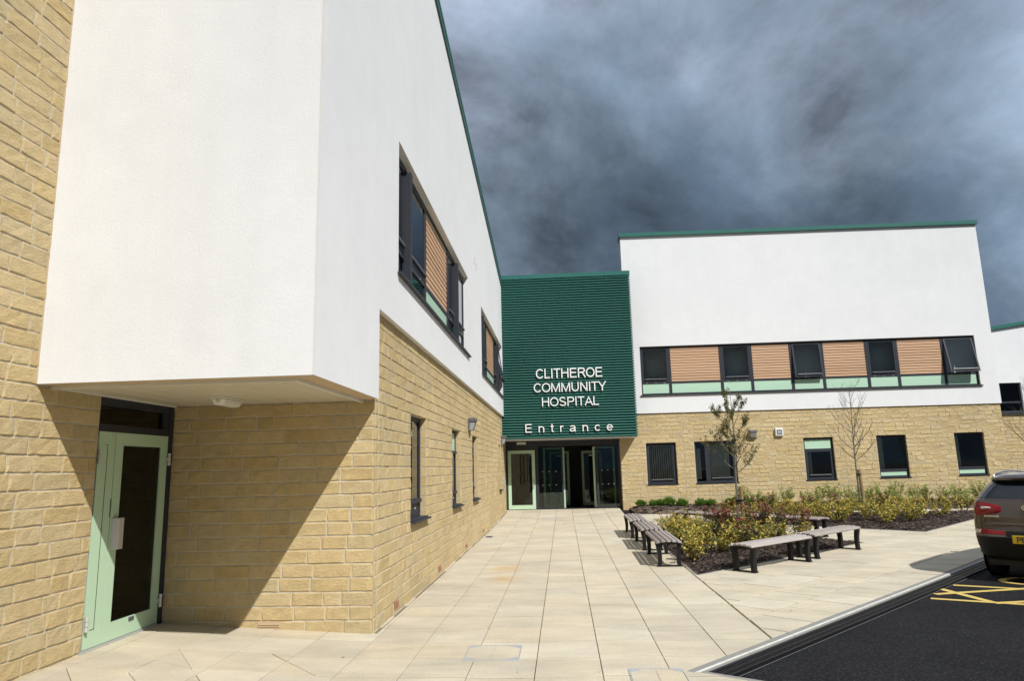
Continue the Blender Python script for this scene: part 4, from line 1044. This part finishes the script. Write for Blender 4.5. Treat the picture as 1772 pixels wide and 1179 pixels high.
# ------------------------------------------------------------------ benches
def make_bench(L=1.88):
    t = thing('bench', None, 'bench')
    arc = lambda x: .452-.030*(x/.23)**2
    for k in range(5):
        x = -.184+.092*k; w_ = .0365; m = MB(); tilt = -2*.030*x/.23**2
        n = 4; vs = []
        ysl = [-L/2+.0, -L/2+.012, L/2-.012, L/2]
        for j, y in enumerate(ysl):
            sh = .008 if j in (0,3) else 0
            prof = [(-w_+.004,-.036),(w_-.004,-.036),(w_-sh*.3,-.030),(w_-sh*.3,-.014),(w_-.016,0-sh),(-w_+.016,0-sh),(-w_+sh*.3,-.014),(-w_+sh*.3,-.030)]
            for px, pz in prof: vs.append((x+px, y, arc(x)+tilt*px+pz))
        q = 8; m.add(vs, [tuple(range(q))[::-1], tuple(range(3*q,4*q))]+[(r*q+i, r*q+(i+1)%q, (r+1)*q+(i+1)%q, (r+1)*q+i) for r in range(3) for i in range(q)])
        m.build('seat_slat', 'bench', t)
    for s in (-1, 1):
        y0 = s*(L/2-.10)
        m = MB(); N = 8; vs = []
        for k in range(N+1):
            x = -.225+.45*k/N; z = arc(x)-.037
            vs += [(x,y0-.04,z-.035),(x,y0+.04,z-.035),(x,y0+.04,z),(x,y0-.04,z)]
        m.add(vs, [(0,1,2,3),tuple(4*N+i for i in (3,2,1,0))]+[(4*k+i,4*k+(i+1)%4,4*k+4+(i+1)%4,4*k+4+i) for k in range(N) for i in range(4)]); m.build('seat_bearer', 'black', t)
        for sx in (-1, 1):
            m = MB(); N = 7; vs = []
            for k in range(N+1):
                f = k/N; z = .015+f*.375; xo = sx*(.168+.022*f*f-.012*math.sin(math.pi*f)); wd = .030+.012*f; yd = .050-.008*f
                vs += [(xo-wd,y0-yd,z),(xo+wd,y0-yd,z),(xo+wd,y0+yd,z),(xo-wd,y0+yd,z)]
            m.add(vs, [(0,1,2,3),tuple(4*N+i for i in (3,2,1,0))]+[(4*k+i,4*k+(i+1)%4,4*k+4+(i+1)%4,4*k+4+i) for k in range(N) for i in range(4)]); m.build('leg', 'black', t, bevel=.006)
        m = MB(); m.box((-.215,y0-.055,0),(.215,y0+.055,.016)); m.build('foot_bar', 'black', t, bevel=.005)
    m = MB(); m.box((-.02,-L/2+.1,.345),(.02,L/2-.1,.375)); m.build('stretcher', 'black', t)
    return t
def copy_tree(o, parent=None):
    c = o.copy(); COL.objects.link(c)
    if parent is not None: c.parent = parent; c.matrix_parent_inverse = o.matrix_parent_inverse
    for k in [k for k in KIDS.get(o.name, [])]: copy_tree(k, c)
    return c
def kids_of(root):
    d = {}
    for o in bpy.data.objects:
        if o.parent is not None: d.setdefault(o.parent.name, []).append(o)
    return d
bench = make_bench(); KIDS = kids_of(bench)
spots = [((1.79,13.70),(1.78,12.66),'slatted bench with black frames, closest of the row along the entrance path', 'benches lined along the entrance path'),
 ((1.78,15.98),(1.77,14.9),'slatted bench with black frames, middle of the row along the entrance path', 'benches lined along the entrance path'),
 ((1.76,18.28),(1.75,17.2),'slatted bench with black frames, end of the row nearest the entrance', 'benches lined along the entrance path'),
 ((3.50,12.70),(2.92,12.16),'sunlit slatted bench in front of the triangular bed, end pointing to its corner', 'benches around the triangular bed'),
 ((4.98,14.23),(4.38,13.63),'slatted bench continuing the front pair towards the parked car', 'benches around the triangular bed'),
 ((3.66,19.25),(4.28,18.45),'slatted bench behind the triangular bed, left of the leafy tree stake', 'benches around the triangular bed'),
 ((5.26,17.62),(5.81,16.95),'slatted bench behind the triangular bed, right of the leafy tree stake', 'benches around the triangular bed')]
for i, (c, e, lab, grp) in enumerate(spots):
    b = bench if i == 0 else copy_tree(bench)
    b.location = (c[0], c[1], gz(*c)+.002); d = Vector((e[0]-c[0], e[1]-c[1])); b.rotation_euler = (0, 0, math.atan2(-d.x, d.y)); tag(b, lab, 'bench', grp)
    sl2 = (gz(c[0],c[1]+1)-gz(c[0],c[1]-1))/2; b.rotation_euler.x = math.atan(sl2)*math.cos(b.rotation_euler.z)

# ------------------------------------------------------------------ trees
def branch(mb, tips, p, d, L, r, depth, rng, up=.25, wob=.25, seg=5, spread=.6, kids=(2,3)):
    pts = [p.copy()]; q = p.copy(); dd = d.normalized()
    for k in range(seg):
        dd = (dd + Vector((rng.uniform(-1,1), rng.uniform(-1,1), rng.uniform(-.6,1)))*wob*.35 + Vector((0,0,up*.22))).normalized(); q = q+dd*L/seg; pts.append(q.copy())
    rs = [max(.0022, r*(1-.68*k/seg)) for k in range(seg+1)]
    mb.tube(pts, rs, 5 if r < .012 else 7, cap=False)
    if depth <= 0: tips += pts[1:]; return
    if depth <= 1: tips += pts[2:]
    for k in range(rng.randint(*kids)):
        f = rng.uniform(.35, 1.0); i = min(seg, max(1, int(f*seg))); base = pts[i]
        a = rng.uniform(0, 2*math.pi); side = Vector((math.cos(a), math.sin(a), rng.uniform(.1,.7)))
        branch(mb, tips, base, (dd*.7+side*spread).normalized(), L*rng.uniform(.45,.72), rs[i]*.75, depth-1, rng, up, wob, max(3,seg-1), spread, kids)
def leaf(mb, p, d, n_, L, w_, mi=0):
    d = d.normalized(); s = d.cross(n_); s = s.normalized() if s.length > 1e-4 else d.orthogonal().normalized(); n2 = s.cross(d)
    a, c = p, p+d*L; m1 = p+d*L*.45
    mb.add([a, m1+s*w_+n2*w_*.35, c-n2*L*.12, m1-s*w_+n2*w_*.35, m1-n2*w_*.05], [(0,1,4),(1,2,4),(0,4,3),(4,2,3)], mi)
def rdir(rng, lo=-1, hi=1): return Vector((rng.uniform(-1,1), rng.uniform(-1,1), rng.uniform(lo,hi))).normalized()
def young_tree(base, H, fork, label, leafy, seed, rr_=.7, lean=(0,0)):
    rng = random.Random(seed); t = thing('young_tree', label, 'tree', base, 0, 'staked young trees')
    mb = MB(); tips = []; pts = []
    for k in range(9):
        f = k/8; pts.append(Vector((lean[0]*f+.022*math.sin(f*5+seed), lean[1]*f+.018*math.cos(f*4), H*.97*f)))
    rs = [.030*(1-f/8*.90)+.002 for f in range(9)]
    mb.tube(pts, rs, 8, cap=False)
    mb.build('trunk', 'bark', t, smooth=True)
    mb = MB()
    def at(z): 
        f = z/(H*.97)*8; i = min(7, int(f)); return pts[i].lerp(pts[i+1], f-i)
    nb = 15 if leafy else 19
    for k in range(nb):
        f = (k/(nb-1))**1.15; z = fork+(H*.86-fork)*f; a = k*2.399+rng.uniform(-.4,.4)
        L = rr_*((1.25 if leafy else 1.5)-.75*f)*rng.uniform(.75,1.15)
        branch(mb, tips, at(z), Vector((math.cos(a), math.sin(a), .55+.5*f)), L, .013*(1-.55*f), 2, rng, .55 if not leafy else .38, .28, 5, .62, (2,3))
    mb.build('branches', 'twig' if not leafy else 'bark', t, smooth=True)
    if leafy:
        lm = MB()
        for k in range(4200):
            p = rng.choice(tips)+rdir(rng)*.035; leaf(lm, p, rdir(rng,-.6,.8), rdir(rng,0,1), rng.uniform(.026,.046), rng.uniform(.010,.018))
        o = lm.build('leaves', 'lf_t', t); o['kind'] = 'stuff'
    return t
def tree_stake(base, h, r, lean, tie_to, label, tie_h):
    t = thing('tree_stake', label, 'stake', base, 0, 'timber stakes beside the young trees'); m = MB(); m.tube([(0,0,-.05),(lean[0]*h,lean[1]*h,h-.02),(lean[0]*h,lean[1]*h,h)], [r,r,r*.85], 10); m.build('post', 'stake', t, smooth=False)
    m = MB(); p = Vector((lean[0]*tie_h, lean[1]*tie_h, tie_h)); q = Vector(tie_to); pts = []
    for k in range(13):
        a = 2*math.pi*k/12; c = p.lerp(q, .5+.5*math.cos(a)); n_ = (q-p).to_2d().orthogonal().normalized(); pts.append((c.x+n_.x*.05*math.sin(a)+ (q-p).normalized().x*.04*math.cos(a), c.y+n_.y*.05*math.sin(a)+(q-p).normalized().y*.04*math.cos(a), tie_h))
    for dz in (-.012, .012): m.tube([(x,y,z+dz) for x,y,z in pts], [.014]*13, 6, cap=False)
    m.build('rubber_tie', 'black', t)
young_tree((4.09,17.36,h1(4.09,17.36)-.02), 3.52, 1.42, 'slim staked young tree with sparse small leaves rising from the triangular bed', True, 4, .62)
tree_stake((4.17,17.33,h1(4.17,17.33)), 1.10, .045, (0,0), (-.08,.03,.78), 'round timber stake beside the leafy young tree', .78)
young_tree((9.05,22.8,h2(9.05,22.8)-.02), 4.05, 1.60, 'slim staked leafless young tree in the bed before the right wing', False, 9, .80)
tree_stake((9.16,22.78,h2(9.16,22.78)), 1.32, .05, (-.045,0), (-.10,.02,1.16), 'leaning timber stake beside the leafless young tree', 1.16)
young_tree((14.3,22.2,.10), 3.9, 1.5, 'leafless young tree behind the parked car at the right edge', False, 15, .85)

# ------------------------------------------------------------------ shrubs
def shrub_geo(kind, seed):
    rng = random.Random(seed); st = MB(); lf = MB(); lf2 = MB()
    if kind == 'y': H, rw, ns, nl, L, w_ = .50, .38, 11, 300, (.048,.088), .30
    elif kind == 'p': H, rw, ns, nl, L, w_ = .85, .32, 9, 360, (.05,.09), .24
    elif kind == 'l': H, rw, ns, nl, L, w_ = .68, .42, 14, 800, (.05,.10), .20
    else: H, rw, ns, nl, L, w_ = .40, .20, 0, 620, (.08,.16), .05
    stems = []
    for k in range(ns):
        a = rng.uniform(0, 2*math.pi); r = rw*math.sqrt(rng.uniform(.02,1)); h = H*rng.uniform(.55,1.05)*(1-.25*(r/rw)**2)
        p0 = Vector((math.cos(a)*r*.2, math.sin(a)*r*.2, -.02)); p2 = Vector((math.cos(a)*r, math.sin(a)*r, h)); p1 = p0.lerp(p2,.5)+Vector((rng.uniform(-.05,.05), rng.uniform(-.05,.05), .05))
        st.tube([p0,p1,p2], [.006,.004,.002], 4, cap=False); stems.append((p0,p1,p2,h))
    for k in range(nl):
        if kind == 'g':
            a = rng.uniform(0,2*math.pi); r = rw*math.sqrt(rng.random())*.8; p = Vector((math.cos(a)*r, math.sin(a)*r, rng.uniform(0,.45)*H*(1-(r/rw)**2)))
            d = Vector((math.cos(a)*r/rw*.9+rng.uniform(-.3,.3), math.sin(a)*r/rw*.9+rng.uniform(-.3,.3), 1)); leaf(lf, p, d, rdir(rng), rng.uniform(*L), rng.uniform(.006,.011)); continue
        p0,p1,p2,h = rng.choice(stems); f = rng.uniform(.12,1.0)**.8
        p = (p0.lerp(p1,f*2) if f < .5 else p1.lerp(p2,f*2-1))+rdir(rng)*rng.uniform(0,.07 if kind != 'l' else .05)
        d = (rdir(rng,-.3,.9)+ (Vector((p.x,p.y,.1))*1.5)); LL = rng.uniform(*L)
        red = kind == 'p' and f > .82 and rng.random() < .75
        leaf(lf2 if red else lf, p, d, Vector((rng.uniform(-.5,.5),rng.uniform(-.5,.5),1)), LL, LL*w_)
    return st, lf, lf2
KN_ = {'y': ('variegated_shrub','lf_y'), 'p': ('red_tipped_shrub','lf_p'), 'l': ('pale_shrub','lf_l'), 'g': ('lavender_tuft','lf_g')}
SHM = {}
def shrub(kind, x, y, z, label, group, sc=1.0, seed=0):
    v = seed % 4; k = (kind, v)
    if k not in SHM:
        st, lf, lf2 = shrub_geo(kind, 100*ord(kind)+v); SHM[k] = (st.mesh('stems',['stem']) if st.v else None, lf.mesh('leaves',[KN_[kind][1]]), lf2.mesh('red_leaves',['lf_r']) if lf2.v else None)
    t = thing(KN_[kind][0], label, 'shrub' if kind != 'g' else 'plant', (x,y,z), RSH.uniform(0,6.28), group); t.scale = (sc*RSH.uniform(.9,1.12), sc*RSH.uniform(.9,1.12), sc*RSH.uniform(.88,1.15))
    a, b, c = SHM[k]
    if a: link('stems', a, t)
    o = link('leaves', b, t); o['kind'] = 'stuff'
    if c: o = link('red_leaves', c, t); o['kind'] = 'stuff'
RSH = random.Random(21)
n = 0
G1 = 'yellow variegated shrubs in the triangular bed'
def lab1(x, y):
    d1 = (Vector((x-2.08,y-11.87)).dot(Vector((-.69,.723))))
    if y > 17.6: return 'low yellow-green variegated shrub in the tip of the triangular bed nearest the entrance'
    if x < 2.75: return 'low yellow-green variegated shrub beside the '+('closest' if y < 14.7 else 'middle' if y < 16.9 else 'farthest')+' path bench'
    if d1 < 1.1: return 'low yellow-green variegated shrub behind the '+('left' if x < 4.1 else 'right')+' one of the two front benches'
    return 'low yellow-green variegated shrub mid-bed '+('in front of the leafy tree' if x < 4.2 else 'right of the leafy tree stake')
y = 13.25
row = 0
while y < 19.3:
    x = 2.42+(row % 2)*.24
    while x < 6:
        px_, py_ = x+RSH.uniform(-.10,.10), y+RSH.uniform(-.10,.10)
        d1 = (Vector((px_-2.08,py_-11.87)).dot(Vector((-.690,.724)))); d2 = (Vector((px_-6.25,py_-15.85)).dot(Vector((-.730,-.684))))
        if inside((px_,py_), BED1) and d1 > .62 and d2 > .28 and RSH.random() < .84:
            near_tree = abs(px_-4.1) < 1.0 and abs(py_-16.7) < .8
            if near_tree and RSH.random() < .7: shrub('p', px_, py_, h1(px_,py_), 'tall red-tipped shrub by the stake of the leafy young tree', 'red-tipped shrubs', RSH.uniform(.8,1.05), n)
            else: shrub('y', px_, py_, h1(px_,py_), lab1(px_,py_), G1, RSH.uniform(.85,1.15), n)
            n += 1
        x += .60
    y += .53; row += 1
for (x, y) in ((3.35,16.2),(4.55,16.1),(3.5,14.6),(4.9,15.7)): shrub('p', x, y, h1(x,y), 'tall red-tipped shrub in the triangular bed, '+('left of' if x < 4 else 'right of')+' the leafy tree'+(', towards the front benches' if y < 16 else ''), 'red-tipped shrubs', .95, n); n += 1
G2 = 'yellow variegated shrubs in the bed before the right wing'
y = 18.75; row = 0
while y < 23.2:
    x = 4.6+(row % 2)*.3
    while x < 12.9:
        px_, py_ = x+RSH.uniform(-.12,.12), y+RSH.uniform(-.12,.12)
        d1 = (Vector((px_-8.48,py_-17.8)).dot(Vector((-.735,.678)))); d2 = (Vector((px_-8.48,py_-17.8)).dot(Vector((.682,.731))))
        if inside((px_,py_), BED2) and d1 > .75 and d2 > .75 and RSH.random() < .76:
            zone = 'behind the left rear bench' if px_ < 5.6 else 'behind the right rear bench' if px_ < 7.2 else 'left of the leafless staked tree' if px_ < 8.7 else 'right of the leafless staked tree' if px_ < 10.4 else 'beside the parked car'
            rowl = 'front-row' if d1 < 1.35 or d2 < 1.35 else ('back-row' if py_ > 22.3 else 'middle')
            lab = rowl+' yellow-leaved shrub in the rear bed, '+zone
            shrub('y', px_, py_, h2(px_,py_), lab, G2, RSH.uniform(.85,1.15), n); n += 1
        x += .66
    y += .6; row += 1
for i, (x, y) in enumerate(((6.3,22.6),(7.3,22.4),(8.2,22.9),(5.7,22.9),(9.5,22.5))): shrub('p', x, y, h2(x,y), 'red-tipped shrub behind the yellow bed by the leafless tree' if x > 7.8 else 'red-tipped shrub behind the right rear bench', 'red-tipped shrubs', .85, n); n += 1
x = 6.1
while x < 15.3:
    y = 25.5+RSH.uniform(-.35,.3); lab = 'pale feathery shrub against the stone wall under the mint-topped window' if x < 10 else ('pale feathery shrub against the stone wall under the fourth window' if x < 12.8 else 'pale feathery shrub against the stone wall near the parked car')
    shrub('l', x, y, h3(x,y), lab, 'pale shrubs along the stone wall', RSH.uniform(.72,1.12), n); n += 1; x += RSH.uniform(.42,.62)
for x in (6.9,8.4,9.9,11.3,13.2): y = 24.8; shrub('l', x, y, h3(x,y), 'low pale shrub at the front of the wall bed', 'pale shrubs along the stone wall', .7, n); n += 1
for i, x in enumerate((2.7,3.15,3.42,3.7,4.12,4.75,5.1,5.75,6.0,6.42,6.95)):
    y = 25.75+RSH.uniform(-.2,.2); lab = 'bright green lavender tuft under the slatted-blind window' if x < 4.3 else 'bright green lavender tuft under the wide split window'
    shrub('g', x, y, h3(x,y), lab, 'lavender tufts along the stone wall', RSH.uniform(.85,1.15), n); n += 1
# ------------------------------------------------------------------ leaves blown onto the paving
lm = MB(); rl = random.Random(8)
for k in range(90):
    x, y = rl.uniform(-3.5, 9), rl.uniform(6.3, 20); p = Vector((x,y,gz(x,y)+.006))
    if inside((x,y),BED1) or inside((x,y),BED2) or KN.dot(p)-kc > -.1: continue
    a = rl.uniform(0,6.28); leaf(lm, p, Vector((math.cos(a),math.sin(a),.15)), Vector((0,0,1)), rl.uniform(.012,.035), rl.uniform(.005,.011))
o = lm.build('fallen_leaves', 'mulch'); o['kind'] = 'stuff'
# ------------------------------------------------------------------ parked car
CAR = thing('parked_car', 'dark brown estate-type car with roof rails, rear to the viewer, parked by the kerb', 'car', (6.57, 10.82, gz(6.7,11)-.056), -rad(44)); CAR.scale = (.815, 1, 1)
LV = [(.25,.78,.20,4.22),(.31,.86,.07,4.33),(.45,.90,.02,4.40),(.57,.915,.0,4.42),(.60,.915,.012,4.43),(.62,.92,.025,4.43),(.70,.925,.04,4.43),(.80,.925,.05,4.40),(.90,.92,.062,4.33),(1.0,.905,.08,4.10),(1.07,.885,.10,3.72),(1.11,.865,.125,3.40),(1.12,.855,.135,3.36),(1.22,.80,.20,3.12),(1.33,.735,.285,2.86),(1.43,.66,.37,2.60),(1.445,.655,.375,2.56),(1.46,.65,.31,2.52),(1.50,.63,.30,2.42),(1.54,.595,.36,2.32),(1.575,.53,.55,2.2),(1.60,.42,.85,2.05),(1.612,.2,1.2,1.8)]
ZM = lambda z: interp(z, [0,.25,.60,1.11,1.43,1.612], [0,.30,.675,1.185,1.425,1.57])
def cl(z):
    if z <= LV[0][0]: return LV[0]
    for a, b in zip(LV[:-1], LV[1:]):
        if z <= b[0]: f = (z-a[0])/(b[0]-a[0]); return tuple(a[i]+(b[i]-a[i])*f for i in range(4))
    return LV[-1]
RRC = .30
def outline(lv):
    z, w, yr, yf = lv; r = min(RRC, w*.8); pts = []; bow = .045
    for k in range(7): x = (w-r)*k/6; pts.append((x, yr+bow*(x/w)**2))
    yb = yr+bow*((w-r)/w)**2
    for k in range(1, 7): a = math.pi/2*k/6; pts.append((w-r+r*math.sin(a), yb+r*(1-math.cos(a))))
    y0, y1 = yb+r, yf-.55*min(1,w); S_ = [.0,.06,.12,.20,.28,.36,.44,.52,.60,.68,.76,.84,.92,1]
    for f in S_[1:]: pts.append((w, y0+(y1-y0)*f))
    for k in range(1, 6): a = math.pi/2*k/5; pts.append((w*(.45+.55*math.cos(a)), y1+(yf-y1)*math.sin(a)))
    for k in range(1, 4): pts.append((w*.45*(1-k/3), yf))
    return pts
m = MB(); ring = [outline(l) for l in LV]; n = len(ring[0]); full = []
for l, rg in zip(LV, ring):
    row = [(x,y,ZM(l[0])) for x,y in rg]+[(-x,y,ZM(l[0])) for x,y in rg[-2:0:-1]]; full.append(row)
N = len(full[0])
for r in full: m.v += r
for j in range(len(full)-1):
    z = LV[j][0]
    for i in range(N):
        i2 = (i+1) % N; k = i if i < n-1 else N-1-i
        mi = 0
        if z < .57: mi = 1
        elif 1.12 <= z < 1.43:
            if k < 10: mi = 2
            elif 13 <= k <= 23 and k not in (16, 20): mi = 2
            elif k >= 25: mi = 2
        elif z in (1.11, 1.43): mi = 1 if (k < 11) else 0
        m.f.append((j*N+i, j*N+i2, (j+1)*N+i2, (j+1)*N+i)); m.m.append(mi)
m.f.append(tuple(range(N))); m.m.append(1); m.f.append(tuple((len(full)-1)*N+i for i in range(N))); m.m.append(0)
body = m.build('body', ['paint','carplastic','carglass'], CAR); smooth_by_angle(body, 24)
def ry(x, z):
    l = cl(z); w = l[1]; r = min(RRC, w*.8); ax = min(abs(x), w-.001); bow = .045
    if ax <= w-r: return l[2]+bow*(ax/w)**2
    return l[2]+bow*((w-r)/w)**2+r-math.sqrt(max(0,r*r-(ax-(w-r))**2))
def patch(xa, xb, bot, top, off, nx=8, nz=4, mi=0, mb=None):
    mb = mb or MB(); vs = []
    for j in range(nz+1):
        for i in range(nx+1):
            f = i/nx; x = xa+(xb-xa)*f; z = bot(f)+(top(f)-bot(f))*j/nz; e = 0 if (i in (0,nx) or j in (0,nz)) else 1
            vs.append((x, ry(x,z)-off*(.25+.75*e), ZM(z)))
    mb.add(vs, [(j*(nx+1)+i, j*(nx+1)+i+1, (j+1)*(nx+1)+i+1, (j+1)*(nx+1)+i) for j in range(nz) for i in range(nx)], mi); return mb
lin = lambda *p: (lambda f: interp(f, [q[0] for q in p], [q[1] for q in p]))
for s in (-1, 1):
    o = patch(s*.915, s*.40, lin((0,.885),(.3,.865),(.85,.90),(1,.925)), lin((0,1.05),(.25,1.075),(1,1.01)), .02, 12, 5).build('tail_light', 'redlens', CAR, smooth=True)
    patch(s*.75, s*.52, lin((0,.945),(1,.965)), lin((0,1.015),(.7,1.005),(1,.985)), .027, 5, 3).build('reversing_lens', 'clearlens', o, smooth=True)
    patch(s*.90, s*.76, lin((0,.955),(1,.925)), lin((0,.963),(1,.935)), .026, 5, 1).build('lamp_trim', 'redlens', o)
    patch(s*.765, s*.757, lin((0,.875),(1,.875)), lin((0,1.07),(1,1.07)), .025, 1, 4).build('lamp_seam', 'ink', o)
    o = patch(s*.90, s*.36, lin((0,.605),(1,.600)), lin((0,.665),(.3,.675),(1,.650)), .012, 10, 2).build('bumper_reflector', 'redlens', CAR, smooth=True)
    patch(s*.895, s*.74, lin((0,.612),(1,.610)), lin((0,.66),(1,.665)), .018, 5, 2).build('reflector_clear_end', 'clearlens', o, smooth=True)
    m = MB()                                                          # wheels
    for yw in (.90, 3.54):
        pass
    for yw in (.90, 3.54):
        wl = MB(); pr = [(.232,-.10),(.30,-.112),(.342,-.100),(.352,-.06),(.354,0),(.352,.06),(.342,.100),(.30,.112),(.232,.10)]; K = 28
        xo = s*.80; vs = []
        for k in range(K):
            a = 2*math.pi*k/K
            for rr_, dx in pr: vs.append((xo+dx, yw+rr_*math.cos(a), .354+rr_*math.sin(a)))
        q = len(pr); wl.add(vs, [(k*q+i, k*q+i+1, ((k+1)%K)*q+i+1, ((k+1)%K)*q+i) for k in range(K) for i in range(q-1)])
        wo_ = wl.build('wheel', 'tyre', CAR, smooth=True)
        rm = MB(); vs = []
        for k in range(K):
            a = 2*math.pi*k/K
            for rr_, dx in ((.235,.098),(.205,.085),(.07,.075),(.02,.085)): vs.append((xo+s*dx, yw+rr_*math.cos(a), .354+rr_*math.sin(a)))
        rm.add(vs, [(k*4+i, k*4+i+1, ((k+1)%K)*4+i+1, ((k+1)%K)*4+i) for k in range(K) for i in range(3) if not (i == 1 and k % 4 in (1,2))]); rm.build('rim', 'alu', wo_)
        am = MB(); vs = []
        for k in range(15):
            a = math.pi*k/14-.0
            for rr_, x in ((.375,s*.915),(.43,s*.932),(.375,s*.932)): vs.append((x, yw+rr_*math.cos(a), .36+rr_*math.sin(a)))
        am.add(vs, [(k*3+i, k*3+(i+1)%3, k*3+3+(i+1)%3, k*3+3+i) for k in range(14) for i in range(3)]); am.build('arch_trim', 'carplastic', CAR)
        dm = MB(); dm.add([(s*.928, yw+.375*math.cos(2*math.pi*k/20), .36+.375*math.sin(2*math.pi*k/20)) for k in range(20)], [tuple(range(20))]); dm.build('wheel_well', 'ink', CAR)
    rl_ = MB(); P = []
    for k in range(13):
        f = k/12; P.append((s*(.575-.02*math.sin(math.pi*f)), .50+2.0*f, 1.50+.07*math.sin(math.pi*min(1,max(0,f)))**.5))
    rl_.tube(P, [.016]*13, 8); rl_.build('roof_rail', 'chrome', CAR, smooth=True)
    mm = MB(); mm.tube([(s*.84,2.75,1.10),(s*.93,2.72,1.13)], [.03,.03], 8); mm.hexa([(s*.93,2.66,1.05),(s*1.03,2.68,1.07),(s*1.03,2.80,1.07),(s*.93,2.82,1.05),(s*.93,2.66,1.20),(s*1.03,2.68,1.18),(s*1.03,2.80,1.18),(s*.93,2.82,1.20)]); mm.build('wing_mirror', 'paint', CAR, bevel=.02)
    patch(s*.40, s*.355, lin((0,.43),(1,.43)), lin((0,.60),(1,.60)), .004, 2, 2).build('bumper_step', 'carplastic', CAR)
# tailgate seams, number plate recess, plate, badges, wiper
m = MB()
for s in (-1,1): patch(s*.735, s*.729, lin((0,.66),(1,.66)), lin((0,1.11),(1,1.11)), .004, 1, 8, mb=m)
patch(-.735,.735, lin((0,.672),(1,.672)), lin((0,.678),(1,.678)), .004, 14, 1, mb=m); m.build('tailgate_seam', 'ink', CAR)
patch(-.72,.72, lin((0,.735),(.5,.722),(1,.735)), lin((0,.775),(.5,.765),(1,.775)), .012, 14, 2).build('tailgate_crease', 'paint', CAR, smooth=True)
patch(-.36,.36, lin((0,.42),(1,.42)), lin((0,.655),(1,.655)), .003, 8, 3).build('plate_recess', 'carplastic', CAR)
yp = -.022; zp0, zp1 = .56, .672
m = MB(); m.box((-.26, yp, zp0), (.26, yp+.03, zp1)); pl = m.build('number_plate', 'plate', CAR, bevel=.004)
m = MB(); m.box((-.245, yp-.0012, zp0+.012), (-.215, yp+.001, zp1-.012)); m.build('plate_band', 'plate', pl)
def flat_text(txt, x, xb, z, h, y, name, mt, parent, w=1.0):
    for mb in text_layout(txt, x, xb, z, h, y, y+.002, w): mb.build(name, mt, parent)
flat_text('PE1', -.19, -.02, zp0+.017, .079, yp-.0022, 'plate_character', 'ink', pl, 1.25)
N_ = 28; cz_ = 1.06; m = MB(); yb_ = ry(0,.985)-.012
for rx, rz, y, mi in ((.080,.042,yb_,0),(.070,.034,yb_-.003,1)):
    m.add([(rx*math.cos(2*math.pi*k/N_), y, cz_+rz*math.sin(2*math.pi*k/N_)) for k in range(N_)], [tuple(range(N_))], mi)
bd = m.build('badge', ['chrome','ink'], CAR)
flat_text('KIA', -.050, .050, cz_-.018, .036, yb_-.006, 'badge_letter', 'chrome', bd, 1.4)
flat_text('SPORTAGE', -.67, -.44, ZM(.845), .026, ry(-.5,.85)-.008, 'badge_letter', 'chrome', CAR, 1.2)
m = MB(); m.tube([(0,ry(0,1.14)-.02,1.205),(.05,ry(0,1.16)-.03,1.225),(.36,ry(.3,1.18)-.03,1.24)], [.022,.012,.008], 7); m.build('rear_wiper', 'carplastic', CAR)
m = MB(); m.box((-.75,.25,.22),(.75,4.2,.30)); m.build('underbody', 'ink', CAR)
